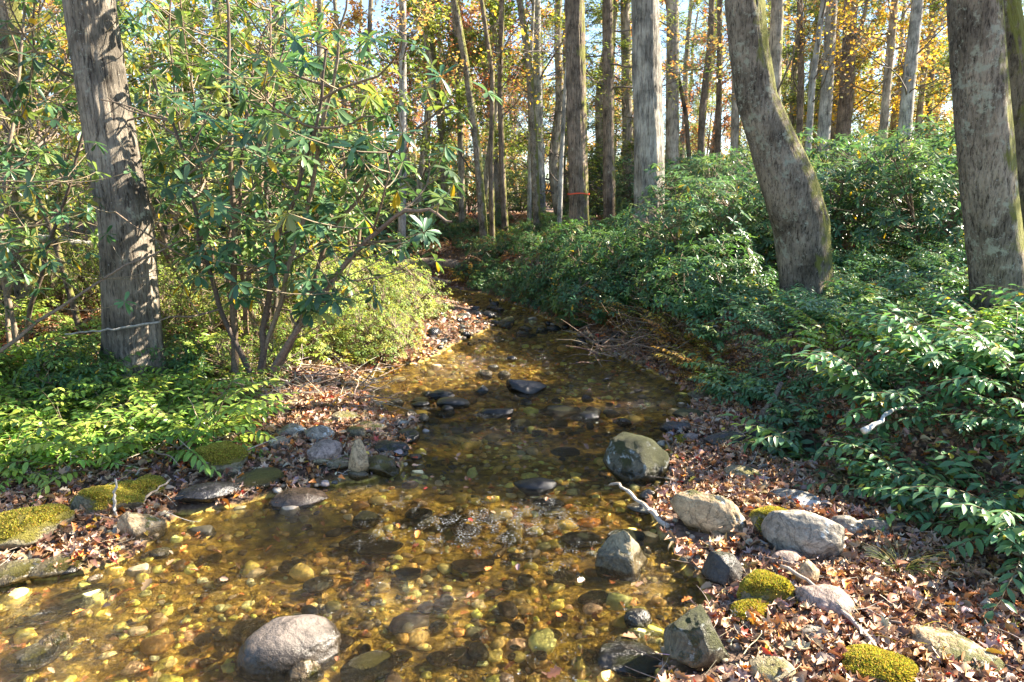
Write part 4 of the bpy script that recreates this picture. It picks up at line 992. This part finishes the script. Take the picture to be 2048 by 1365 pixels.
def crown(root, P, h0, h1, nl, ll, kind, nleaf, lsize, seed, needle=False, rad0=.05, upb=.35, mat_b='twig'):
    r = np.random.default_rng(seed); H = P[:, 2]; hs = r.uniform(h0, h1, nl)
    s0 = np.stack([np.interp(hs, H, P[:, i]) for i in range(3)], 1); a = r.uniform(0, 6.28, nl)
    rel = (hs - h0) / (h1 - h0 + 1e-6); LN = ll * r.uniform(.5, 1.1, nl) * (1 - .55 * rel)
    up = r.uniform(-.1, .15, nl) if needle else r.uniform(.2, 1.0, nl)
    L1 = grow(s0, np.stack([np.cos(a), np.sin(a), up], 1), LN, 8, .16, .0 if needle else .05, r)
    b = Buf(); tubes(b, L1, np.linspace(1, .25, 8)[None] * (rad0 * (LN / ll))[:, None], 5, (.13, .105, .085))
    m = 7; idx = np.repeat(np.arange(nl), m); pi = r.integers(2, 8, len(idx)); s1 = L1[idx, pi]; t1_ = L1[idx, pi] - L1[idx, np.maximum(pi - 2, 0)]
    d1 = norm(t1_) + rvec(len(idx), r) * (.7 if not needle else .8) * np.array([1, 1, .5 if needle else 1]); L2 = grow(s1, d1, LN[idx] * r.uniform(.2, .5, len(idx)), 5, .2, .02, r)
    tubes(b, L2, np.linspace(1, .3, 5)[None] * (rad0 * .3), 4, (.15, .12, .1))
    idx2 = np.repeat(np.arange(len(L2)), 4); s2 = L2[idx2, r.integers(1, 5, len(idx2))]
    L3 = grow(s2, rvec(len(idx2), r) + np.array([0, 0, .1]), LN[idx][idx2] * r.uniform(.08, .2, len(idx2)), 4, .2, 0, r)
    tubes(b, L3, np.linspace(1, .4, 4)[None] * (rad0 * .12), 3, (.16, .13, .11))
    b.build("branches", M['twig'], root)
    if nleaf:
        f = Buf(); T = np.concatenate([L2[:, 1:].reshape(-1, 3), L3.reshape(-1, 3)])
        dens = fbm(T * .9, 2, seed) + .25 * r.normal(size=len(T)); T = T[dens > (-.12 if not needle else -.4)]
        pos = T[r.integers(0, len(T), nleaf)] + r.normal(0, .09 if not needle else .1, (nleaf, 3))
        c, w = AUT[kind]; d = rvec(nleaf, r) * np.array([1, 1, .6]); d[:, 2] -= .25
        if needle: d[:, 2] *= .3
        leaves(f, pos, d, rvec(nleaf, r) * .5 + np.array([0, 0, 1.0]), lsize * r.uniform(.7, 1.3, nleaf), leaf_lo(.45 if not needle else .13, .2), palette(nleaf, c, w, .18, r), 1.0)
        f.build("crown", M['autumn' if kind not in ('green', 'pale') else 'soft'], root)
for i, (nm, lb, pts, dep, sc_, ws, mt) in enumerate(TREES):
    C = np.array([at_y(a, b_3, dep) for a, b_3 in pts]); zb = z1(C[0][0], C[0][1]); C[0][2] = min(C[0][2], zb - .15)
    Rr = np.array(ws) / FPX * dep * .5; base = np.array([C[0][0], C[0][1], zb]); C = C - base
    root = tag(empty(nm, tuple(base)), lb, 'tree')
    b = Buf(); P, _ = big_trunk(b, C, Rr, 96 if dep < 10 else 64, 360, 10 + i, (.010 if mt == 'bark_mossy' else .014) if dep < 10 else .022, .75, 8.0 if dep < 10 else 9)
    b.build("trunk", M[mt], root)
    if i == 2:   # second trunk of the twin, behind and to the right
        C2 = np.array([at_y(a, b_3, dep + .35) for a, b_3 in [(2062, 660), (2058, 500), (2048, 380), (2040, 250), (2020, 120), (2002, 0), (1995, -300), (2005, -1000), (2010, -1800)]]) - base
        R2 = np.array([120, 90, 78, 72, 66, 60, 54, 44, 20]) / FPX * dep * .5
        b = Buf(); big_trunk(b, C2, R2, 80, 320, 33, .009, .2, 8.0); b.build("trunk", M['bark_moss2'], root)
    top = P[-1, 2]
    crown(root, P, min(top - 2, max(9.5, top * .6)), top, 12, 3.6, ['yellow', 'orange', 'rust', 'yellow', 'orange'][i], 700, .09, 300 + i, rad0=.06)
# orange marking tape
C = at_y(1157, 388, 17.0)
b = Buf(); th = np.linspace(0, 6.283, 25); rr_ = 38.5 / FPX * 17 * .5 + .03
th_ = .013
ring = np.stack([C[0] + rr_ * np.cos(th), 17 + rr_ * np.sin(th), C[2] + .01 * np.sin(th * 3)], 1)
V = np.concatenate([ring + [0, 0, .014], ring - [0, 0, .014]]); j = np.arange(24)
b.add(V, [np.stack([j, j + 1, j + 26, j + 25], 1)], (.85, .06, .02)); m, nt, b_, _o = newmat("marking_tape"); b_.inputs["Base Color"].default_value = (.85, .09, .03, 1); M['tape'] = m
tag(b.build("marking_tape", M['tape']), 'orange red tape band tied around the straight brown trunk', 'tape')

# slender and medium trunks read one by one from the photograph: (px,py) list, depth, width px, material, crown kind, label
SL = [
 ([(1220, 480), (1218, 300), (1215, 0), (1214, -500)], 21, 23, 'bark_brown', 'green', 'twiggy medium trunk between the orange banded and the pale furrowed tree'),
 ([(1345, 400), (1345, 200), (1346, 0), (1347, -500)], 24, 25, 'bark_far', 'orange', 'mossy brown trunk just right of the pale furrowed tree'),
 ([(1082, 470), (1078, 300), (1072, 0), (1070, -500)], 24, 20, 'bark_pale', 'orange', 'pale grey trunk left of the orange banded tree'),
 ([(970, 500), (955, 300), (930, 120), (905, -20), (890, -400)], 14.5, 15, 'bark_mossy', None, 'thin mossy leaning trunk beyond the bend'),
 ([(985, 480), (982, 330), (985, 150), (960, -20), (955, -400)], 14.8, 10, 'bark_brown', None, 'very thin dark trunk beside the thin mossy leaning one'),
 ([(1012, 470), (1005, 350), (1000, 180), (1004, 0), (1010, -400)], 15.5, 12, 'bark_brown', 'yellow', 'thin wavy dark trunk in the middle of the view'),
 ([(1076, 480), (1068, 300), (1058, 130), (1038, -10), (1030, -400)], 15.5, 14, 'bark_mossy', None, 'thin dark trunk bending left at its top near the pale grey trunk'),
 ([(1058, 480), (1060, 300), (1062, 120), (1068, -20)], 16.5, 8, 'bark_pale', None, 'pencil thin pale stem touching the bending dark trunk'),
 ([(1118, 480), (1122, 340), (1128, 210), (1135, 120)], 15, 9, 'bark_pale', None, 'short leaning pale sapling left of the orange banded tree'),
 ([(925, 460), (922, 300), (915, 100), (905, -20), (900, -300)], 18, 12, 'bark_far', 'orange', 'thin trunk standing in the rhododendron shade left of the bend'),
 ([(893, 440), (885, 280), (868, 130), (850, -20), (840, -300)], 17, 13, 'bark_mossy', None, 'thin mossy trunk farthest left beyond the bend'),
 ([(1258, 420), (1255, 250), (1250, 0), (1250, -300)], 27, 20, 'bark_far', 'orange', 'brown trunk half hidden left of the pale furrowed tree'),
 ([(1470, 350), (1470, 250), (1472, 120), (1468, 0)], 24, 15, 'bark_far', None, 'short dark trunk left of the leaning mossy tree'),
 ([(1403, 360), (1405, 220), (1420, 90), (1425, -20), (1430, -300)], 24, 13, 'bark_brown', None, 'crooked dark trunk with bare branches against the sky'),
 ([(1392, 370), (1372, 230), (1350, 120), (1330, -20)], 25, 8, 'bark_brown', None, 'slim dark trunk leaning left against the sky'),
 ([(1436, 360), (1438, 200), (1440, 0), (1440, -300)], 27, 11, 'bark_brown', 'rust', 'straight slim trunk left of the short dark trunk'),
 ([(1545, 330), (1548, 160), (1556, 0), (1560, -300)], 18, 26, 'bark_far', 'orange', 'grey trunk partly hidden behind the leaning mossy tree'),
 ([(1603, 330), (1602, 160), (1600, 0), (1600, -300)], 24, 12, 'bark_brown', 'orange', 'slim brown trunk right of the leaning mossy tree'),
 ([(1616, 330), (1625, 160), (1648, 0), (1660, -300)], 22, 12, 'bark_pale', 'yellow', 'slim pale trunk leaning right above the thicket'),
 ([(1645, 330), (1655, 160), (1664, 0), (1670, -300)], 23, 22, 'bark_pale', 'orange', 'medium pale trunk above the rhododendron thicket'),
 ([(1680, 330), (1695, 170), (1702, 0), (1708, -300)], 25, 26, 'bark_brown', 'orange', 'broad dark trunk right of the medium pale trunk'),
 ([(1765, 320), (1775, 160), (1790, 0), (1800, -300)], 22, 15, 'bark_far', 'orange', 'slim grey trunk leaning right over the thicket'),
 ([(1808, 320), (1818, 160), (1836, 0), (1850, -300)], 21, 23, 'bark_pale', 'yellow', 'stout grey trunk leaning right near the twin trunk tree'),
 ([(1860, 300), (1862, 160), (1866, 0), (1868, -300)], 30, 13, 'bark_brown', 'green', 'dark pine trunk just left of the twin trunk tree'),
 ([(2034, 330), (2034, 160), (2030, 0), (2028, -300)], 20, 18, 'bark_far', 'orange', 'trunk behind the twin trunk tree at the right edge'),
 ([(60, 600), (48, 480), (40, 330), (30, 200), (18, 0), (10, -300)], 9.6, 44, 'bark_mossy', 'yellow', 'pale trunk with mossy foot at the left edge'),
 ([(158, 600), (110, 480), (60, 340), (-10, 200)], 8.8, 12, 'bark_brown', None, 'thin dark stem leaning left at the left edge'),
 ([(520, 480), (540, 250), (556, 0), (560, -300)], 16, 16, 'bark_far', 'pale', 'brown trunk seen through the rhododendron leaves left of centre'),
 ([(632, 480), (640, 250), (640, 0), (640, -300)], 18, 14, 'bark_far', 'orange', 'grey trunk behind the reddish rhododendron stems'),
 ([(800, 480), (806, 250), (805, 0), (805, -300)], 19, 15, 'bark_pale', 'orange', 'pale trunk behind the right end of the left thicket'),
 ([(735, 470), (730, 250), (742, 0), (745, -300)], 20, 10, 'bark_far', 'rust', 'slim trunk behind the overhanging rhododendron'),
 ([(345, 470), (360, 250), (370, 0), (372, -300)], 18, 18, 'bark_far', 'pale', 'trunk in the pale green foliage right of the large grey tree'),
]
for i, (pts, dep, w, mt, kind, lb) in enumerate(SL):
    if 880 < pts[0][0] < 1130 and dep < 19: dep = dep + 5
    C = np.array([at_y(a, b_4, dep) for a, b_4 in pts]); zb = z1(C[0][0], dep); C[0][2] = min(C[0][2], zb - .1)
    base = np.array([C[0][0], dep, zb]); C = C - base; rad = w / FPX * dep * .5
    root = tag(empty("slender_tree" if w < 16 else "forest_tree", tuple(base)), lb, 'tree')
    b = Buf(); Rr = rad * np.linspace(1.15, .72, len(C)); P, _ = big_trunk(b, C, Rr, 20, 120, 50 + i, .012 if w > 15 else .004, .3, 3)
    b.build("trunk", M[mt], root)
    top = P[-1, 2]
    if kind: crown(root, P, max(1.5, top * .3), top, 18, 2.6 if w < 20 else 3.4, kind, 900 if kind != 'green' else 2600, .095 if kind != 'green' else .12, 400 + i, needle=(kind == 'green'), rad0=.03)
    else: crown(root, P, max(1.2, top * .3), top, 9, 1.6, None, 0, .1, 400 + i, rad0=.018)

# background trees: prototypes then copies
def far_proto(seed, H, kind, nleaf, needle=False, r0=.14, mt='bark_far', lsize=.125, low=.13, ll=3.4, nl=34):
    r = np.random.default_rng(seed); root = empty("forest_tree")
    k = 7; C = np.zeros((k, 3)); C[:, 2] = np.linspace(-.3, H, k); C[1:, :2] = np.cumsum(r.normal(0, .22, (k - 1, 2)), 0)
    b = Buf(); P, _ = big_trunk(b, C, r0 * np.linspace(1.15, .3, k), 14, 50, seed, .008, .3, 3); b.build("trunk", M[mt], root)
    crown(root, P, H * low, H, nl, ll, kind, nleaf, lsize, seed + 7, needle, rad0=.035 if nleaf else .05)
    return root
FP = {'orange': [far_proto(500, 15, 'orange', 6076), far_proto(501, 13, 'orange', 5642, r0=.12)], 'yellow': [far_proto(510, 14, 'yellow', 5642), far_proto(511, 12, 'yellow', 5208, r0=.14)],
      'rust': [far_proto(520, 12, 'rust', 4774, low=.12), far_proto(521, 14, 'rust', 3472)], 'green': [far_proto(530, 17, 'green', 9548, True, .25, nl=60, lsize=.18, low=.12), far_proto(531, 14, 'green', 8680, True, .2, nl=56, lsize=.18, low=.06)],
      'pale': [far_proto(540, 10, 'pale', 6510, low=.1, ll=2.8), far_proto(541, 12, 'pale', 6076, low=.12)], 'bare': [far_proto(550, 16, 'rust', 434, low=.15), far_proto(551, 14, 'orange', 607, low=.18, r0=.15, mt='bark_pale')]}
DESC = {'orange': 'orange leaved maple', 'yellow': 'yellow leaved tree', 'rust': 'rust brown leaved tree', 'green': 'dark green pine', 'pale': 'pale green leafy tree', 'bare': 'nearly bare grey tree'}
r = np.random.default_rng(91)
fpts = scatter(100, (-62, 62), (23, 78), lambda x, y: (np.abs(x) < .79 * y + 1) & ((x < 6) | (y > 28)), 4.4, 92, 6000)
for p in fpts:
    u = 1024 + p[0] / p[1] * FPX
    if u < 620: w = {'pale': 5, 'yellow': 1.5, 'bare': 3, 'green': 1.5, 'orange': 1.5}; side = 'behind the left rhododendrons'
    elif u < 1130: w = {'orange': 2.5, 'rust': 3.5, 'yellow': 1.5, 'bare': 4, 'green': 1}; side = 'in the woods behind the centre of the stream'
    elif u < 1520: w = {'bare': 5, 'orange': 1, 'green': 2, 'rust': 1, 'pale': 1.5}; side = 'in the open woods behind the pale furrowed tree'
    else: w = {'orange': 1.8, 'yellow': 2, 'green': 4, 'bare': 4, 'pale': 2}; side = 'above the right hand rhododendron thicket'
    ks = list(w); kd = ks[r.choice(len(ks), p=np.array([w[q] for q in ks]) / sum(w.values()))]
    dist_ = 'near' if p[1] < 38 else 'far'
    o = dup(FP[kd][r.integers(2)], p, r.uniform(0, 6.28), r.uniform(.8, 1.15), '%s%s%s' % ('distant ' if p[1] >= 38 else '', DESC[kd], ' ' + side), 'tree', '%ss %s %s' % (DESC[kd], side, dist_))
EX = [(300, 16, 'pale'), (420, 18, 'pale'), (230, 19, 'yellow'), (90, 17, 'pale'), (560, 19, 'pale'), (700, 24, 'orange'), (860, 26, 'rust'), (835, 22, 'pale'), (1000, 27, 'rust'), (1120, 24, 'green'), (1195, 27, 'green'), (1250, 33, 'orange'), (1060, 31, 'orange'),
      (1400, 33, 'rust'), (1590, 30, 'green'), (1655, 27, 'yellow'), (1750, 28, 'green'), (1850, 25, 'green'), (1780, 26, 'yellow'), (1625, 32, 'pale'), (1890, 36, 'orange'), (1560, 30, 'green'), (1820, 40, 'green'), (1500, 34, 'pale'), (900, 33, 'pale'), (960, 23, 'pale'), (1050, 36, 'pale')]
for k_, (px, dep, kd) in enumerate(EX):
    x_ = (px - 1024) / FPX * dep / cp; z_ = z1(x_, dep)
    side = 'behind the left rhododendrons' if px < 620 else 'in the woods behind the centre of the stream' if px < 1130 else 'in the open woods behind the pale furrowed tree' if px < 1520 else 'above the right hand rhododendron thicket'
    dup(FP[kd][k_ % 2], (x_, dep, z_), k_ * 2.1, .72 if px < 620 else .85, DESC[kd] + ' ' + side, 'tree', '%ss %s near' % (DESC[kd], side))
for v in FP.values():
    for q in v: hide_proto(q)
# distant woods closing the view
r = np.random.default_rng(93); b = Buf(); n = 26000
az = r.uniform(-.75, .75, n); D = r.uniform(82, 100, n); hh = 9 * r.random(n) ** 1.2 * (.6 + .5 * fbm(np.stack([az * 14, az * 0, az * 0], 1), 3, 4))
pos = np.stack([D * np.sin(az), D * np.cos(az), 1.2 + hh], 1)
leaves(b, pos, rvec(n, r), rvec(n, r), r.uniform(.4, .8, n), leaf_lo(.45, .1), palette(n, [(.3, .17, .06), (.2, .16, .07), (.12, .13, .06), (.36, .26, .09), (.2, .15, .12)], None, .2, r), 1)
tag(b.build("distant_woods", M['autumn']), 'far off autumn woods closing the view behind all the trunks', 'woods', kind='stuff')
# unseen evergreens added right of the frame to shade stream and right bank
root = tag(empty("shade_hemlock", (10.1, 8.5, z1(10.1, 8.5))), 'unseen slim dark hemlock added right of the frame to shade the stream', 'tree')
C = np.zeros((6, 3)); C[:, 2] = np.linspace(-.2, 14, 6); b = Buf(); P, _ = big_trunk(b, C, .22 * np.linspace(1.1, .3, 6), 24, 90, 62, .01, .4, 4); b.build("trunk", M['bark_brown'], root)
crown(root, P, 5.2, 11, 30, 1.25, 'green', 7000, .13, 612, True, rad0=.035)
root = tag(empty("shade_hemlock", (10.8, 10.3, z1(10.8, 10.3))), 'unseen dark hemlock added right of the frame to shade the right bank', 'tree')
C = np.zeros((6, 3)); C[:, 2] = np.linspace(-.2, 13, 6); b = Buf(); P, _ = big_trunk(b, C, .25 * np.linspace(1.1, .3, 6), 24, 90, 61, .01, .4, 4); b.build("trunk", M['bark_brown'], root)
crown(root, P, 3.0, 9.5, 40, 1.7, 'green', 9000, .12, 611, True, rad0=.035)

# ------------------------------------------------------------------ logs, sticks, twig piles
def stick(name, label, pts, r0, r1, col, cat, mat='twig', sides=8, k=16, wob=.006, seed=0, group=None):
    r = np.random.default_rng(seed + len(label)); pts = np.array(pts, float); t = np.linspace(0, len(pts) - 1, k)
    P = np.stack([np.interp(t, np.arange(len(pts)), pts[:, i]) for i in range(3)], 1)
    for _ in range(2): P[1:-1] = (P[:-2] + 2 * P[1:-1] + P[2:]) / 4
    P += r.normal(0, wob, P.shape); base = P[0].copy(); b = Buf(); P = P - base
    P = np.concatenate([P[:1], P, P[-1:]]); RR = np.concatenate([[.0005], np.linspace(r0, r1, k) * (1 + (.12 if r0 < .03 else .03) * r.normal(size=k)), [.0005]])
    tubes(b, P[None] + np.linspace(0, 1e-4, k + 2)[None, :, None], RR[None], sides, col); o = b.build(name, M[mat]); o.location = tuple(base)
    return tag(o, label, cat, group)
def H(px, py, dz=0): p = hit(px, py); p[2] += dz; return p
stick('stick', 'thin upright lichen covered stick standing on the leafy bar at left', [H(232, 1050), H(232, 1050, .12), at_y(230, 1000, H(232, 1050)[1]), at_y(233, 955, H(232, 1050)[1])], .012, .007, (.4, .38, .34), 'stick')
stick('stick', 'bare pale stick slanting up from the tan angular rock at left', [H(270, 1030, .02), H(300, 1015, .08), H(348, 992, .12)], .011, .006, (.42, .32, .22), 'stick')
stick('stick', 'long pale stick slanting from the water to the tan angular boulder', [H(1335, 1060, .03), H(1270, 1022, .08), H(1235, 995, .12), at_y(1213, 973, 5.2)], .017, .007, (.5, .42, .34), 'stick')
stick('stick', 'thin pale stick lying over the leaves below the small upright stone', [H(1560, 1168, .1), H(1620, 1205, .1), H(1690, 1258, .06), H(1740, 1310, .05), H(1800, 1375, .05)], .010, .011, (.36, .29, .24), 'stick')
stick('stick', 'dark stick in the litter right of the flat pinkish stone', [H(1690, 1215, .05), H(1740, 1250, .05), H(1800, 1275, .05)], .009, .006, (.2, .15, .12), 'stick')
pb = at_y(1730, 865, 4.6)
stick('branch', 'bleached crooked branch lying over the right bank shrubs', [at_y(1728, 866, 4.6), at_y(1752, 845, 4.65), at_y(1775, 828, 4.8), at_y(1800, 815, 5.0), at_y(1850, 815, 5.2)], .022, .009, (.6, .57, .52), 'branch')
stick('branch', 'thin grey dead branch crossing low in front of the large grey tree', [at_y(130, 668, 6.7), at_y(200, 662, 6.7), at_y(240, 656, 6.75), at_y(322, 645, 6.7)], .008, .012, (.32, .3, .27), 'branch')
stick('log', 'brown half buried log right of the large grey tree foot', [H(345, 735, .03), H(420, 745, .05), H(500, 765, .03), H(560, 785, 0)], .09, .05, (.2, .14, .09), 'log', 'bark_brown', 18, 30, .01)
pl = H(860, 548, .0)
stick('fallen_log', 'fallen log lying across the stream at the bend', [at_y(740, 538, 18.6), at_y(850, 528, 18.4), at_y(910, 530, 18.3), at_y(970, 540, 18.2), at_y(1050, 560, 18.0)], .17, .13, (.25, .22, .18), 'log', 'bark_brown', 20, 40, .008)
stick('fallen_log', 'smaller broken log under the larger log at the bend', [at_y(740, 546, 17.4), at_y(830, 552, 17.3), at_y(900, 566, 17.2)], .09, .06, (.3, .24, .18), 'log', 'bark_brown', 14, 24, .008)
stick('fallen_log', 'pale log lying behind the large grey tree', [at_y(290, 488, 12), at_y(360, 494, 12), at_y(440, 505, 12.3)], .09, .06, (.4, .33, .25), 'log', 'bark_pale', 16, 24, .01)
stick('fallen_log', 'long grey log in the undergrowth at the left edge', [at_y(-30, 470, 12), at_y(90, 478, 12.2), at_y(200, 492, 12.4)], .08, .06, (.4, .33, .28), 'log', 'bark_pale', 16, 24, .01)
stick('root', 'curved bare root at the foot of the right bank by the pool', [H(1560, 900, .05), H(1530, 905, .02), H(1515, 880, .08), H(1525, 850, .1), H(1560, 830, .3)], .035, .025, (.16, .12, .09), 'root', 'bark_brown', 12, 24, .008)
def twigpile(name, label, px0, px1, py0, py1, n, ln, col, cat, seed, up=.15, rad=.006, lift=.12):
    r = np.random.default_rng(seed); c = H((px0 + px1) / 2, (py0 + py1) / 2); st = []
    for i in range(n): q = hit(r.uniform(px0, px1), r.uniform(py0, py1)); q[2] += r.uniform(0, lift); st.append(q)
    st = np.array(st) - c; a = r.normal(0, .9, n) + np.where(r.random(n) < .5, 0, math.pi)
    P = grow(st, np.stack([np.cos(a), np.sin(a) * .6, r.normal(up, .3, n)], 1), ln * r.uniform(.3, 1.2, n), 7, .12, -.02, r)
    b = Buf(); tubes(b, P, np.linspace(1, .3, 7)[None] * (rad * r.uniform(.5, 1.6, n))[:, None], 5, palette(n, col, None, .15, r)); o = b.build(name, M['twig']); o.location = tuple(c)
    tag(o, label, cat)
GT = [(.42, .34, .26), (.3, .22, .16), (.5, .43, .36), (.2, .14, .1)]
twigpile('twig_pile', 'tangle of dry grey twigs on the left shore below the thin stems', 470, 760, 740, 815, 260, .55, GT, 'twig pile', 1)
twigpile('root_tangle', 'tangle of torn roots around the base of the thin reddish stems', 430, 600, 720, 760, 110, .35, GT, 'roots', 2, .6)
twigpile('twig_pile', 'loose twigs in the litter above the round golden mossy boulder', 330, 480, 870, 940, 45, .4, GT, 'twig pile', 3, .1)
twigpile('root_tangle', 'dead stems and hanging roots under the right bank edge', 1170, 1370, 640, 745, 240, .6, [(.24, .15, .1), (.3, .2, .13), (.14, .09, .06), (.35, .26, .18)], 'roots', 4, .35, lift=.3)
twigpile('twig_pile', 'few bare twigs at the far end of the shaded pool', 1560, 1640, 905, 960, 14, .4, GT, 'twig pile', 5, .2)
twigpile('twig_pile', 'dead twigs on the ground under the left doghobble shrubs', 120, 420, 800, 950, 90, .5, GT, 'twig pile', 6, .2)
# fine woody debris in the litter
r = np.random.default_rng(17); n = 5200; x = r.uniform(-6, 5, n); y = 2 + 8 * r.random(n) ** 1.3; k = dry(x, y); x, y = x[k], y[k]; n = len(x); a = r.uniform(0, 6.28, n)
b = Buf(); P = grow(np.stack([x, y, Z(x, y) + .03 + r.uniform(0, .04, n)], 1), np.stack([np.cos(a), np.sin(a), r.normal(0, .12, n)], 1), r.uniform(.04, .28, n), 4, .12, 0, r)
tubes(b, P, np.linspace(1, .5, 4)[None] * r.uniform(.0012, .0035, (n, 1)), 3, palette(n, GT, None, .2, r)); tag(b.build("woody_debris", M['twig']), 'fine dead twigs scattered through the fallen leaves on both banks', 'twigs', kind='stuff')
# grass tufts
def tuft(px, py, label, n=60, L=.22, seed=0, cols=[(.2, .24, .08), (.3, .28, .12), (.12, .16, .05)]):
    r = np.random.default_rng(seed); p = hit(px, py); a = r.uniform(0, 6.28, n); s = np.stack([np.cos(a), np.sin(a), a * 0], 1) * r.uniform(0, .05, (n, 1))
    P = grow(s, np.stack([np.cos(a) * .6, np.sin(a) * .6, np.ones(n)], 1), L * r.uniform(.5, 1.2, n), 6, .08, -.22, r)
    b = Buf(); tubes(b, P, np.broadcast_to(np.linspace(.003, .0008, 6), (n, 6)), 3, palette(n, cols, None, .15, r)); o = b.build("grass_tuft", M['soft']); o.location = tuple(p); tag(o, label, 'grass')
tuft(1800, 1145, 'green grass tuft in the litter right of the oblong grey boulder', 90, .26, 1)
tuft(1700, 985, 'grass tuft at the foot of the right bank beyond the oblong boulder', 90, .26, 2)
tuft(1860, 1060, 'dark thin grass tuft under the right bank shrubs', 60, .25, 3)
tuft(1805, 1290, 'few yellow grass blades near the pale flat slab', 9, .2, 4, [(.5, .45, .05)])
tuft(880, 628, 'grass tuft at the tip of the far gravel bar', 60, .3, 5, [(.3, .33, .06)])
